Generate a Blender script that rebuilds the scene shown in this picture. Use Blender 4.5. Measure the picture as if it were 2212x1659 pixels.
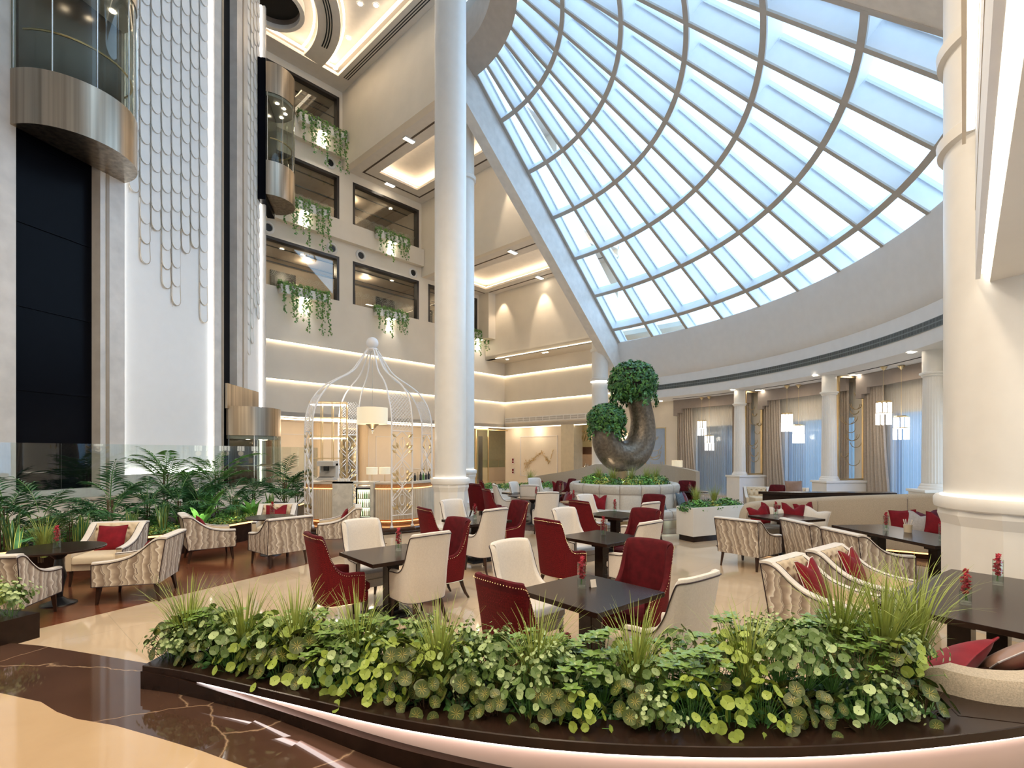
import bpy, math, random
from math import sin, cos, pi, radians as rad, atan2, hypot, sqrt
from mathutils import Vector, Matrix
for o in list(bpy.data.objects): bpy.data.objects.remove(o)
S = bpy.context.scene
COL = S.collection
# ---------------------------------------------------------------- camera
F_PX, HZ, EYE = 1100.0, 978.0, 2.0
cd = bpy.data.cameras.new('camera'); cam = bpy.data.objects.new('camera', cd); COL.objects.link(cam)
cd.sensor_width = 36; cd.lens = F_PX/2212*36; cd.shift_y = (HZ-829.5)/2212
cd.clip_start = .05; cd.clip_end = 300
cam.location = (0, 0, EYE); cam.rotation_euler = (pi/2, 0, 0); S.camera = cam
S.view_settings.view_transform = 'Standard'; S.view_settings.look = 'None'
S.view_settings.gamma = 1; S.view_settings.use_curve_mapping = False
S.view_settings.exposure = 0.25
# ---------------------------------------------------------------- sky
wd = bpy.data.worlds.new('sky'); S.world = wd; wd.use_nodes = True
nt = wd.node_tree; nt.nodes.clear()
def N(nt, t, **kw):
    n = nt.nodes.new(t)
    for k, v in kw.items(): setattr(n, k, v)
    return n
wo = N(nt, 'ShaderNodeOutputWorld'); bg = N(nt, 'ShaderNodeBackground'); bg.inputs[1].default_value = 1.0
tc = N(nt, 'ShaderNodeTexCoord'); sx_ = N(nt, 'ShaderNodeSeparateXYZ'); nt.links.new(tc.outputs['Generated'], sx_.inputs[0])
ma_ = N(nt, 'ShaderNodeMath', operation='MULTIPLY_ADD'); ma_.inputs[1].default_value = .55; nt.links.new(sx_.outputs[0], ma_.inputs[0])
nz = N(nt, 'ShaderNodeTexNoise'); nz.inputs['Scale'].default_value = 2.2; nz.inputs['Detail'].default_value = 5
rp = N(nt, 'ShaderNodeValToRGB'); rp.color_ramp.elements[0].position = .52; rp.color_ramp.elements[0].color = (.78, 1.12, 1.42, 1)
rp.color_ramp.elements[1].position = .82; rp.color_ramp.elements[1].color = (1.9, 2.65, 3.5, 1)
nt.links.new(tc.outputs['Generated'], nz.inputs['Vector']); nt.links.new(nz.outputs['Fac'], ma_.inputs[2]); nt.links.new(ma_.outputs[0], rp.inputs[0])
nt.links.new(rp.outputs[0], bg.inputs[0]); nt.links.new(bg.outputs[0], wo.inputs[0])
wd.cycles.sampling_method = 'AUTOMATIC'
# ---------------------------------------------------------------- lamp helpers; fill lamps added out of view over the entrance gallery
def area_lamp(name, loc, size, power, col=(1, .82, .62), rot=(0, 0, 0), parent=None):
    l = bpy.data.lights.new(name, 'AREA'); l.shape = 'DISK'; l.size = size; l.energy = power; l.color = col
    o = bpy.data.objects.new(name, l); COL.objects.link(o); o.location = loc; o.rotation_euler = rot
    if parent: o.parent = parent
    return o
def spot_lamp(name, loc, target, power, ang=60, col=(1, .8, .58), blend=.6, r=.05):
    l = bpy.data.lights.new(name, 'SPOT'); l.energy = power; l.color = col; l.spot_size = rad(ang); l.spot_blend = blend; l.shadow_soft_size = r
    o = bpy.data.objects.new(name, l); COL.objects.link(o); o.location = loc
    o.rotation_euler = (Vector(target)-Vector(loc)).to_track_quat('-Z', 'Y').to_euler()
    return o
def point_lamp(name, loc, power, r=.05, col=(1, .78, .55)):
    l = bpy.data.lights.new(name, 'POINT'); l.energy = power; l.color = col; l.shadow_soft_size = r
    o = bpy.data.objects.new(name, l); COL.objects.link(o); o.location = loc
    return o
WARM = (1, .80, .58)
FILL_LAMPS = [(-6, 2.5), (-2.5, 5.5), (2.2, 5.2), (-2.5, 0), (-.3, 2.5), (-5, -2.5), (-8, 6)]
for i, (x, y) in enumerate(FILL_LAMPS): area_lamp('gallery_fill_lamp', (x, y, 9.36), 1.0, 135, (1, .84, .64))
# ---------------------------------------------------------------- coordinates
CU, SU = cos(rad(47)), sin(rad(47))
def W(u, v, z=0.0): return (u*CU-v*SU, u*SU+v*CU, z)      # building axes: u away to the right, v away to the left
def gp(x, y, z=0.0):                                       # survey point at height z
    D = (EYE-z)*F_PX/(y-HZ); return ((x-1106)/F_PX*D, D, z)
VA = 23.7
def ua(x):                                                 # survey: u on the balcony wall
    r = (x-1106)/F_PX; return (VA*SU+r*VA*CU)/(CU-r*SU)
# ---------------------------------------------------------------- materials
MATS = {}
def mat(name, c, rough=.5, metal=0., em=None, es=0., var=.06, vs=4., bump=0., bs=40., coat=0., sheen=0., spec=None, trans=0., alpha=None):
    m = bpy.data.materials.new(name); m.use_nodes = True; t = m.node_tree; b = t.nodes['Principled BSDF']
    b.inputs['Roughness'].default_value = rough; b.inputs['Metallic'].default_value = metal
    tcn = N(t, 'ShaderNodeTexCoord')
    if var and em is None:
        n = N(t, 'ShaderNodeTexNoise'); n.inputs['Scale'].default_value = vs; n.inputs['Detail'].default_value = 4
        t.links.new(tcn.outputs['Object'], n.inputs['Vector'])
        r = N(t, 'ShaderNodeValToRGB'); e = r.color_ramp.elements
        e[0].position = .3; e[1].position = .7
        e[0].color = (*[max(0, k*(1-var)) for k in c], 1); e[1].color = (*[min(1, k*(1+var)) for k in c], 1)
        t.links.new(n.outputs['Fac'], r.inputs[0]); t.links.new(r.outputs[0], b.inputs['Base Color'])
    else: b.inputs['Base Color'].default_value = (*c, 1)
    if bump:
        n2 = N(t, 'ShaderNodeTexNoise'); n2.inputs['Scale'].default_value = bs; n2.inputs['Detail'].default_value = 3
        t.links.new(tcn.outputs['Object'], n2.inputs['Vector'])
        bn = N(t, 'ShaderNodeBump'); bn.inputs['Strength'].default_value = bump; bn.inputs['Distance'].default_value = .01
        t.links.new(n2.outputs['Fac'], bn.inputs['Height']); t.links.new(bn.outputs[0], b.inputs['Normal'])
    if em is not None: b.inputs['Emission Color'].default_value = (*em, 1); b.inputs['Emission Strength'].default_value = es
    if coat: b.inputs['Coat Weight'].default_value = coat; b.inputs['Coat Roughness'].default_value = .05
    if sheen: b.inputs['Sheen Weight'].default_value = sheen; b.inputs['Sheen Roughness'].default_value = .4
    if spec is not None: b.inputs['Specular IOR Level'].default_value = spec
    if trans: b.inputs['Transmission Weight'].default_value = trans
    MATS[name] = m; return m
def ramp(t, stops):
    r = N(t, 'ShaderNodeValToRGB'); e = r.color_ramp.elements
    while len(e) < len(stops): e.new(.5)
    for k, (p, c) in enumerate(stops): e[k].position = p; e[k].color = (*c, 1)
    return r
def glassy(name, tint, refl=.12, rough=.0, tr=1.0):
    m = bpy.data.materials.new(name); m.use_nodes = True; t = m.node_tree; t.nodes.clear()
    o = N(t, 'ShaderNodeOutputMaterial'); a = N(t, 'ShaderNodeBsdfTransparent'); a.inputs[0].default_value = (*tint, 1)
    g = N(t, 'ShaderNodeBsdfGlossy'); g.inputs['Roughness'].default_value = rough
    f = N(t, 'ShaderNodeLayerWeight'); f.inputs[0].default_value = .5; pw_ = N(t, 'ShaderNodeMath', operation='POWER'); pw_.inputs[1].default_value = 3; t.links.new(f.outputs['Facing'], pw_.inputs[0])
    mm = N(t, 'ShaderNodeMath', operation='MULTIPLY_ADD'); mm.inputs[1].default_value = .55; mm.inputs[2].default_value = refl*.5; mm.use_clamp = True
    x = N(t, 'ShaderNodeMixShader'); t.links.new(pw_.outputs[0], mm.inputs[0]); t.links.new(mm.outputs[0], x.inputs[0])
    t.links.new(a.outputs[0], x.inputs[1]); t.links.new(g.outputs[0], x.inputs[2]); t.links.new(x.outputs[0], o.inputs[0])
    MATS[name] = m; return m
white = mat('white paint', (.82, .80, .77), .5, bump=.02)
whitecol = mat('ivory column lacquer', (.84, .82, .78), .32, var=.02)
cream = mat('cream wall plaster', (.80, .73, .62), .6, var=.03, vs=1.2)
creamw = mat('pale wall plaster', (.80, .79, .78), .6, var=.02)
taupe = mat('taupe metal trim', (.52, .50, .47), .45)
frameblue = mat('white skylight steel', (.80, .84, .88), .4, var=.02)
ceilm = mat('warm ceiling plaster', (.76, .71, .65), .65, var=.03)
darkm = mat('bronze black frame', (.035, .028, .025), .3)
stone = mat('grey travertine', (.66, .63, .60), .35, var=.10, vs=2.5)
stone2 = mat('sand travertine', (.62, .54, .44), .35, var=.08, vs=2.5)
led = mat('warm led strip', (1, .9, .75), em=(1, .82, .58), es=4.2)
ledsoft = mat('warm cove led', (1, .9, .75), em=(1, .80, .56), es=9)
ledhi = mat('high cove led', (1, .9, .75), em=(1, .82, .60), es=4.5)
ledw = mat('white led strip', (1, 1, 1), em=(1, .93, .82), es=6)
ledring = mat('soft ring led', (1, 1, 1), em=(1, .90, .74), es=2.4)
ledo = mat('amber led strip', (1, .7, .4), em=(1, .52, .20), es=2.0)
ledp = mat('pinkish white led', (1, .9, .9), em=(1, .86, .82), es=7)
lampw = mat('downlight lens', (1, 1, 1), em=(1, .88, .7), es=22)
brass = mat('brushed brass', (.50, .40, .27), .36, 1., var=.12, vs=3)
bronze = mat('brushed bronze', (.40, .34, .27), .30, 1., var=.30, vs=5)
for n_ in bronze.node_tree.nodes:
    if n_.type == 'TEX_NOISE':
        mp_ = N(bronze.node_tree, 'ShaderNodeMapping'); mp_.inputs['Scale'].default_value = (1.6, 1.6, .02); l_ = n_.inputs['Vector'].links[0].from_socket
        bronze.node_tree.links.new(l_, mp_.inputs[0]); bronze.node_tree.links.new(mp_.outputs[0], n_.inputs['Vector'])
gold = mat('polished gold', (.72, .58, .34), .28, 1.)
chrome = mat('satin steel', (.7, .7, .7), .25, 1.)
dwood = mat('espresso table wood', (.024, .012, .008), .25, var=.25, vs=9, spec=.28)
legwood = mat('dark walnut leg', (.045, .022, .014), .3, var=.2, vs=14)
blackm = mat('black metal', (.012, .012, .014), .35)
glossblk = mat('black shaft glass', (.003, .0035, .006), .3, spec=.05)
whitef = mat('ivory linen', (.76, .71, .65), .75, var=.05, vs=60, bump=.15, bs=300, sheen=.2)
creamf = mat('cream upholstery', (.72, .60, .43), .65, var=.03, vs=30, bump=.1, bs=250)
redin = mat('burgundy velvet', (.095, .005, .009), .75, var=.25, vs=14, sheen=.06, spec=.2)
redp = mat('crimson pillow velvet', (.20, .008, .016), .75, var=.2, vs=10, sheen=.12, spec=.2)
purp = mat('plum pillow velvet', (.10, .008, .035), .7, var=.2, vs=10, sheen=.3)
bluep = mat('slate blue patterned fabric', (.10, .14, .18), .8, var=.45, vs=50)
greyp = mat('silver grey fabric', (.46, .44, .44), .6, var=.1, vs=30)
bronzep = mat('taupe satin fabric', (.28, .17, .12), .45, var=.15, vs=10)
beigef = mat('oatmeal tweed', (.50, .42, .32), .85, var=.22, vs=140, bump=.2, bs=300)
sofaf = mat('pale grey chenille', (.56, .53, .48), .8, var=.07, vs=25, bump=.15, bs=200)
piping = mat('dark piping', (.03, .015, .02), .5)
curt = mat('taupe drapery', (.47, .40, .33), .75, var=.1, vs=20)
curtg = mat('valance fabric', (.34, .29, .26), .75, var=.05)
leafd = mat('dark glossy leaf', (.045, .15, .055), .35, var=.5, vs=6)
leafm = mat('mid green leaf', (.09, .24, .05), .4, var=.4, vs=7)
leafb = mat('bright green leaf', (.18, .48, .09), .4, var=.3, vs=6)
leafy = mat('yellow green leaf', (.36, .42, .08), .45, var=.3, vs=9)
leafe = mat('pale eucalyptus leaf', (.33, .43, .24), .5, var=.2, vs=9)
leafiv = mat('ivy leaf', (.14, .27, .05), .4, var=.45, vs=14)
grassm = mat('green gold grass blade', (.30, .37, .08), .5, var=.35, vs=12)
stemm = mat('brown stem', (.10, .06, .03), .7)
soil = mat('dark soil', (.02, .014, .01), .9, var=.5, vs=30)
hempm = mat('hammered bronze bark', (.17, .14, .105), .36, .5, var=.35, vs=14, bump=1.0, bs=16)
flowr = mat('red orchid petals', (.45, .02, .04), .5, var=.3, vs=60)
lampsh = mat('lit linen lampshade', (.8, .72, .55), em=(1, .85, .58), es=.35)
crystal = mat('lit crystal rods', (1, 1, 1), em=(1, .94, .84), es=2.0)
marblec = mat('grey veined marble', (.60, .60, .56), .15, var=.22, vs=5)
orange = mat('copper tile', (.62, .30, .12), .35, .4, var=.2, vs=30)
flutem = mat('ribbed cream panel', (.70, .62, .50), .5)
fridgeg = mat('lit fridge interior', (.9, .95, .8), em=(.8, .9, .6), es=1.0)
glass = glassy('clear glass', (.93, .97, .95), .12)
glassday = glassy('window glass with daylight tint', (.66, .82, 1.0), .12)  # blue of the daylight is put into the pane's tint
glasssky = glassy('skylight glass', (.90, .96, 1.0), .03)
carglass = glassy('smoked elevator glass', (.80, .82, .78), .03)
# cream marble floor with joints
def floor_mat(name, c1, c2, size, rough, jc, off=0.):
    m = bpy.data.materials.new(name); m.use_nodes = True; t = m.node_tree; b = t.nodes['Principled BSDF']
    tcn = N(t, 'ShaderNodeTexCoord'); mp = N(t, 'ShaderNodeMapping'); mp.inputs['Rotation'].default_value = (0, 0, rad(-47)); mp.inputs['Location'].default_value = (off, off*.5, 0)
    bk = N(t, 'ShaderNodeTexBrick'); bk.offset = 0; bk.inputs['Scale'].default_value = 1; bk.inputs['Brick Width'].default_value = size; bk.inputs['Row Height'].default_value = size
    bk.inputs['Mortar Size'].default_value = .004; bk.inputs['Mortar Smooth'].default_value = .1
    n = N(t, 'ShaderNodeTexNoise'); n.inputs['Scale'].default_value = 1.3; n.inputs['Detail'].default_value = 8; n.inputs['Distortion'].default_value = .8
    r = ramp(t, [(.3, c1), (.7, c2)])
    t.links.new(tcn.outputs['Object'], mp.inputs[0]); t.links.new(mp.outputs[0], bk.inputs['Vector']); t.links.new(mp.outputs[0], n.inputs['Vector'])
    t.links.new(n.outputs['Fac'], r.inputs[0]); t.links.new(r.outputs[0], bk.inputs['Color1'])
    mx = N(t, 'ShaderNodeMix', data_type='RGBA'); mx.inputs[0].default_value = .5
    c = [k*.96 for k in c1]
    mx.inputs[7].default_value = (*c, 1); t.links.new(r.outputs[0], mx.inputs[6]); t.links.new(mx.outputs[2], bk.inputs['Color2'])
    bk.inputs['Mortar'].default_value = (*jc, 1); t.links.new(bk.outputs['Color'], b.inputs['Base Color'])
    b.inputs['Roughness'].default_value = rough; b.inputs['Specular IOR Level'].default_value = .7
    MATS[name] = m; return m
floorm = floor_mat('polished cream marble', (.60, .46, .31), (.68, .53, .37), 1.2, .05, (.52, .42, .29))
floorf = floor_mat('polished beige marble', (.50, .35, .21), (.58, .42, .26), 2.4, .06, (.16, .11, .07), .35)
# brown veined marble
def veined(name, base, base2, vein, scale=2.2, rough=.05):
    m = bpy.data.materials.new(name); m.use_nodes = True; t = m.node_tree; b = t.nodes['Principled BSDF']
    tcn = N(t, 'ShaderNodeTexCoord'); n = N(t, 'ShaderNodeTexNoise'); n.inputs['Scale'].default_value = scale*2; n.inputs['Detail'].default_value = 8
    r = ramp(t, [(.35, base), (.65, base2)])
    v = N(t, 'ShaderNodeTexVoronoi', feature='DISTANCE_TO_EDGE'); v.inputs['Scale'].default_value = scale
    wn = N(t, 'ShaderNodeTexNoise'); wn.inputs['Scale'].default_value = 3.; wn.inputs['Detail'].default_value = 5; wm = N(t, 'ShaderNodeMix', data_type='VECTOR'); wm.inputs[0].default_value = .16
    r2 = ramp(t, [(0., (.8, .8, .8)), (.002, (.3, .3, .3)), (.006, (0, 0, 0))])
    mx = N(t, 'ShaderNodeMix', data_type='RGBA'); mx.inputs[7].default_value = (*vein, 1)
    t.links.new(tcn.outputs['Object'], n.inputs['Vector']); t.links.new(tcn.outputs['Object'], wn.inputs['Vector']); t.links.new(tcn.outputs['Object'], wm.inputs[4]); t.links.new(wn.outputs['Color'], wm.inputs[5]); t.links.new(wm.outputs[1], v.inputs['Vector'])
    t.links.new(n.outputs['Fac'], r.inputs[0]); t.links.new(v.outputs['Distance'], r2.inputs[0])
    t.links.new(r.outputs[0], mx.inputs[6]); t.links.new(r2.outputs[0], mx.inputs[0]); t.links.new(mx.outputs[2], b.inputs['Base Color'])
    b.inputs['Roughness'].default_value = rough
    MATS[name] = m; return m
brownm = veined('brown emperador marble', (.060, .032, .022), (.085, .045, .030), (.40, .28, .18), 1.1)
brownm2 = veined('brown inlay marble', (.09, .05, .035), (.15, .08, .055), (.40, .28, .18), 1.1, .25); brownm2.node_tree.nodes['Principled BSDF'].inputs['Specular IOR Level'].default_value = .15
wmarble = veined('white veined marble', (.58, .57, .52), (.72, .70, .64), (.35, .33, .28), 3, .15)
# wood floor
def wood_mat(name, c1, c2, rough):
    m = bpy.data.materials.new(name); m.use_nodes = True; t = m.node_tree; b = t.nodes['Principled BSDF']
    tcn = N(t, 'ShaderNodeTexCoord'); mp = N(t, 'ShaderNodeMapping'); mp.inputs['Rotation'].default_value = (0, 0, rad(-62)); mp.inputs['Scale'].default_value = (.6, 9, 1)
    n = N(t, 'ShaderNodeTexNoise'); n.inputs['Scale'].default_value = 2; n.inputs['Detail'].default_value = 7
    r = ramp(t, [(.3, c1), (.7, c2)])
    t.links.new(tcn.outputs['Object'], mp.inputs[0]); t.links.new(mp.outputs[0], n.inputs['Vector']); t.links.new(n.outputs['Fac'], r.inputs[0]); t.links.new(r.outputs[0], b.inputs['Base Color'])
    b.inputs['Roughness'].default_value = rough; MATS[name] = m; return m
woodfl = wood_mat('red brown wood floor', (.10, .032, .016), (.22, .075, .036), .2)
# flame stitch patterned fabric (vertical wavy bands)
def flame_mat():
    m = bpy.data.materials.new('wavy striped brocade'); m.use_nodes = True; t = m.node_tree; b = t.nodes['Principled BSDF']
    tcn = N(t, 'ShaderNodeTexCoord'); sep = N(t, 'ShaderNodeSeparateXYZ'); t.links.new(tcn.outputs['Object'], sep.inputs[0])
    ad = N(t, 'ShaderNodeMath', operation='ADD'); t.links.new(sep.outputs[0], ad.inputs[0]); t.links.new(sep.outputs[1], ad.inputs[1])
    cb = N(t, 'ShaderNodeCombineXYZ'); zz = N(t, 'ShaderNodeMath', operation='MULTIPLY'); zz.inputs[1].default_value = 4.2
    t.links.new(sep.outputs[2], zz.inputs[0]); t.links.new(zz.outputs[0], cb.inputs[2])
    a2 = N(t, 'ShaderNodeMath', operation='MULTIPLY'); a2.inputs[1].default_value = 2.6; t.links.new(ad.outputs[0], a2.inputs[0]); t.links.new(a2.outputs[0], cb.inputs[0])
    n = N(t, 'ShaderNodeTexNoise'); n.inputs['Scale'].default_value = 2.2; n.inputs['Detail'].default_value = 1.5; t.links.new(cb.outputs[0], n.inputs['Vector'])
    k = N(t, 'ShaderNodeMath', operation='MULTIPLY_ADD'); k.inputs[1].default_value = .17; t.links.new(n.outputs['Fac'], k.inputs[0]); t.links.new(ad.outputs[0], k.inputs[2])
    s = N(t, 'ShaderNodeMath', operation='MULTIPLY'); s.inputs[1].default_value = 5.6; t.links.new(k.outputs[0], s.inputs[0])
    fr = N(t, 'ShaderNodeMath', operation='FRACT'); t.links.new(s.outputs[0], fr.inputs[0])
    r = ramp(t, [(0, (.25, .19, .15)), (.26, (.42, .34, .27)), (.42, (.66, .58, .48)), (.50, (.86, .82, .74)), (.54, (.34, .27, .22)), (.78, (.56, .49, .40)), (.88, (.66, .60, .51)), (.915, (.08, .045, .04)), (.945, (.70, .64, .55)), (1, (.27, .21, .17))])
    t.links.new(fr.outputs[0], r.inputs[0]); t.links.new(r.outputs[0], b.inputs['Base Color']); b.inputs['Roughness'].default_value = .55
    MATS['flame'] = m; return m
flame = flame_mat()
def brocade():
    m = bpy.data.materials.new('crimson brocade'); m.use_nodes = True; t = m.node_tree; b = t.nodes['Principled BSDF']
    tcn = N(t, 'ShaderNodeTexCoord'); v = N(t, 'ShaderNodeTexVoronoi'); v.inputs['Scale'].default_value = 42; v.inputs['Randomness'].default_value = .25
    t.links.new(tcn.outputs['Object'], v.inputs['Vector'])
    r = ramp(t, [(.1, (.26, .012, .018)), (.35, (.09, .004, .007)), (.6, (.15, .007, .010))]); t.links.new(v.outputs['Distance'], r.inputs[0]); t.links.new(r.outputs[0], b.inputs['Base Color'])
    b.inputs['Roughness'].default_value = .65; b.inputs['Specular IOR Level'].default_value = .2; return m
brocadem = brocade()
# sheer curtain: thin cloth that passes daylight
def sheer_mat():
    m = bpy.data.materials.new('sheer voile'); m.use_nodes = True; t = m.node_tree; t.nodes.clear()
    o = N(t, 'ShaderNodeOutputMaterial'); a = N(t, 'ShaderNodeBsdfTranslucent'); a.inputs[0].default_value = (.80, .84, .88, 1)
    d = N(t, 'ShaderNodeBsdfDiffuse'); tcn = N(t, 'ShaderNodeTexCoord'); n = N(t, 'ShaderNodeTexNoise'); n.inputs['Scale'].default_value = 3; t.links.new(tcn.outputs['Object'], n.inputs['Vector'])
    r = ramp(t, [(.3, (.66, .60, .50)), (.7, (.72, .66, .56))]); t.links.new(n.outputs['Fac'], r.inputs[0]); t.links.new(r.outputs[0], d.inputs[0])
    tr = N(t, 'ShaderNodeBsdfTransparent'); x = N(t, 'ShaderNodeMixShader'); x.inputs[0].default_value = .35; y = N(t, 'ShaderNodeMixShader'); y.inputs[0].default_value = .52
    t.links.new(a.outputs[0], x.inputs[1]); t.links.new(d.outputs[0], x.inputs[2]); t.links.new(x.outputs[0], y.inputs[1]); t.links.new(tr.outputs[0], y.inputs[2]); t.links.new(y.outputs[0], o.inputs[0]); return m
sheer = sheer_mat()
def leaf_uv(name, c, cv, mode, rough=.4):                  # leaf with veins drawn from its own uv
    m = bpy.data.materials.new(name); m.use_nodes = True; t = m.node_tree; b = t.nodes['Principled BSDF']
    uv = N(t, 'ShaderNodeUVMap'); sep = N(t, 'ShaderNodeSeparateXYZ'); t.links.new(uv.outputs[0], sep.inputs[0])
    at = N(t, 'ShaderNodeMath', operation='ARCTAN2'); t.links.new(sep.outputs[0], at.inputs[0]); t.links.new(sep.outputs[1], at.inputs[1])
    ml = N(t, 'ShaderNodeMath', operation='MULTIPLY'); ml.inputs[1].default_value = 9 if mode == 'star' else 7; t.links.new(at.outputs[0], ml.inputs[0])
    co = N(t, 'ShaderNodeMath', operation='COSINE'); t.links.new(ml.outputs[0], co.inputs[0])
    ln = N(t, 'ShaderNodeVectorMath', operation='LENGTH'); t.links.new(uv.outputs[0], ln.inputs[0])
    sb = N(t, 'ShaderNodeMath', operation='SUBTRACT'); t.links.new(co.outputs[0], sb.inputs[0]); t.links.new(ln.outputs['Value'], sb.inputs[1])
    r = ramp(t, [(.0, c), (.25 if mode == 'star' else .6, c), (.6 if mode == 'star' else .9, cv)]); t.links.new(sb.outputs[0], r.inputs[0]); t.links.new(r.outputs[0], b.inputs['Base Color'])
    b.inputs['Roughness'].default_value = rough; return m
leafstar = leaf_uv('variegated begonia leaf', (.07, .10, .018), (.50, .42, .10), 'star')
leafround = leaf_uv('round lime leaf', (.30, .40, .06), (.52, .56, .16), 'vein')
leafsage = leaf_uv('sage coin leaf', (.12, .20, .05), (.22, .31, .10), 'vein')
leaffresh = leaf_uv('fresh peperomia leaf', (.17, .29, .06), (.32, .45, .14), 'vein', .3)
leafsage2 = leaf_uv('pale coin leaf', (.38, .50, .22), (.50, .60, .33), 'vein')
# ---------------------------------------------------------------- mesh builder
class MB:
    def __init__(s): s.v = []; s.f = []; s.mi = []; s.uv = {}
    def add(s, vs, fs, mi=0, uvs=None):
        n = len(s.v); s.v += [tuple(p) for p in vs]
        for k, f in enumerate(fs):
            if uvs: s.uv[len(s.f)] = [uvs[i] for i in f]
            s.f.append([i+n for i in f]); s.mi.append(mi)
        return s
    def box(s, x0, x1, y0, y1, z0, z1, mi=0):
        vs = [(x, y, z) for z in (z0, z1) for x, y in ((x0, y0), (x1, y0), (x1, y1), (x0, y1))]
        return s.add(vs, [(3, 2, 1, 0), (4, 5, 6, 7), (0, 1, 5, 4), (1, 2, 6, 5), (2, 3, 7, 6), (3, 0, 4, 7)], mi)
    def prism(s, poly, z0, z1, mi=0):                      # poly counter-clockwise
        n = len(poly); zf0 = z0 if callable(z0) else (lambda x, y: z0); zf1 = z1 if callable(z1) else (lambda x, y: z1)
        vs = [(x, y, zf0(x, y)) for x, y in poly]+[(x, y, zf1(x, y)) for x, y in poly]
        return s.add(vs, [tuple(range(n-1, -1, -1)), tuple(range(n, 2*n))]+[(i, (i+1) % n, n+(i+1) % n, n+i) for i in range(n)], mi)
    def ubox(s, u0, u1, v0, v1, z0, z1, mi=0):
        return s.prism([W(u0, v0)[:2], W(u1, v0)[:2], W(u1, v1)[:2], W(u0, v1)[:2]], z0, z1, mi)
    def tube(s, pts, r, seg=6, mi=0, closed=False, caps=True):
        P = [Vector(p) for p in pts]; n = len(P); rr = r if hasattr(r, '__len__') else [r]*n
        ref = Vector((0, 0, 1)); vs = []; prev = None
        for i in range(n):
            if closed: d = P[(i+1) % n]-P[i-1]
            else: d = P[min(i+1, n-1)]-P[max(i-1, 0)]
            if d.length < 1e-9: d = Vector((0, 0, 1))
            d.normalize()
            if prev is None:
                a = d.cross(ref)
                if a.length < .05: a = d.cross(Vector((1, 0, 0)))
            else: a = prev-d*prev.dot(d)
            a.normalize(); prev = a; b = d.cross(a)
            for k in range(seg):
                t = 2*pi*k/seg; vs.append(P[i]+(a*cos(t)+b*sin(t))*rr[i])
        fs = []
        for i in range(n if closed else n-1):
            j = (i+1) % n
            for k in range(seg): fs.append((i*seg+k, i*seg+(k+1) % seg, j*seg+(k+1) % seg, j*seg+k))
        if caps and not closed: fs += [tuple(range(seg-1, -1, -1)), tuple((n-1)*seg+k for k in range(seg))]
        return s.add(vs, fs, mi)
    def lathe(s, prof, cx=0, cy=0, seg=24, mi=0, a0=0, a1=2*pi, mod=None):
        full = abs(a1-a0-2*pi) < 1e-6; m = seg if full else seg+1; vs = []
        for k in range(m):
            a = a0+(a1-a0)*k/seg
            for (r, z) in prof:
                q = r*(mod(a, z) if mod else 1); vs.append((cx+q*cos(a), cy+q*sin(a), z))
        n = len(prof); fs = []
        for k in range(seg):
            j = (k+1) % m
            for i in range(n-1): fs.append((k*n+i, j*n+i, j*n+i+1, k*n+i+1))
        return s.add(vs, fs, mi)
    def sph(s, c, r, seg=10, mi=0, sz=1):
        prof = [(r*sin(pi*i/(seg//2)), c[2]-sz*r*cos(pi*i/(seg//2))) for i in range(seg//2+1)]
        return s.lathe(prof, c[0], c[1], seg, mi)
    def loops(s, L, mi=0, caps=True):                       # list of closed loops (same length)
        n = len(L[0]); vs = [p for l in L for p in l]; fs = []
        for i in range(len(L)-1):
            for k in range(n): fs.append((i*n+k, i*n+(k+1) % n, (i+1)*n+(k+1) % n, (i+1)*n+k))
        if caps: fs += [tuple(range(n-1, -1, -1)), tuple((len(L)-1)*n+k for k in range(n))]
        return s.add(vs, fs, mi)
    def grid(s, fn, nu, nv, mi=0, uv=False):
        vs = [fn(i/nu, j/nv) for j in range(nv+1) for i in range(nu+1)]
        fs = [(j*(nu+1)+i, j*(nu+1)+i+1, (j+1)*(nu+1)+i+1, (j+1)*(nu+1)+i) for j in range(nv) for i in range(nu)]
        return s.add(vs, fs, mi)
    def build(s, name, m, parent=None, smooth=False, bev=0, loc=None):
        me = bpy.data.meshes.new(name); me.from_pydata(s.v, [], s.f)
        ms = m if isinstance(m, (list, tuple)) else [m]
        for x in ms: me.materials.append(x)
        if len(ms) > 1: me.polygons.foreach_set('material_index', s.mi)
        if s.uv:
            ul = me.uv_layers.new(name='UVMap')
            for fi, us in s.uv.items():
                p = me.polygons[fi]
                for k, li in enumerate(p.loop_indices): ul.data[li].uv = us[k]
        if smooth:
            me.polygons.foreach_set('use_smooth', [True]*len(me.polygons)); me.set_sharp_from_angle(angle=rad(42))
        me.update(); o = bpy.data.objects.new(name, me); COL.objects.link(o)
        if parent is not None: o.parent = parent
        if loc: o.location = loc
        if bev:
            b = o.modifiers.new('bevel', 'BEVEL'); b.width = bev; b.segments = 2; b.limit_method = 'ANGLE'; b.angle_limit = rad(40)
        return o
def tag(o, label, cat, group=None, kind=None):
    o['label'] = label; o['category'] = cat
    if group: o['group'] = group
    if kind: o['kind'] = kind
    return o
def thing(name, label, cat, loc=(0, 0, 0), rz=0, group=None, kind=None):
    o = bpy.data.objects.new(name, None); COL.objects.link(o); o.empty_display_size = .1
    o.location = loc; o.rotation_euler = (0, 0, rz)
    return tag(o, label, cat, group, kind)
def struct(o, label=None):
    o['kind'] = 'structure'
    if label: o['label'] = label
    return o
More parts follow.
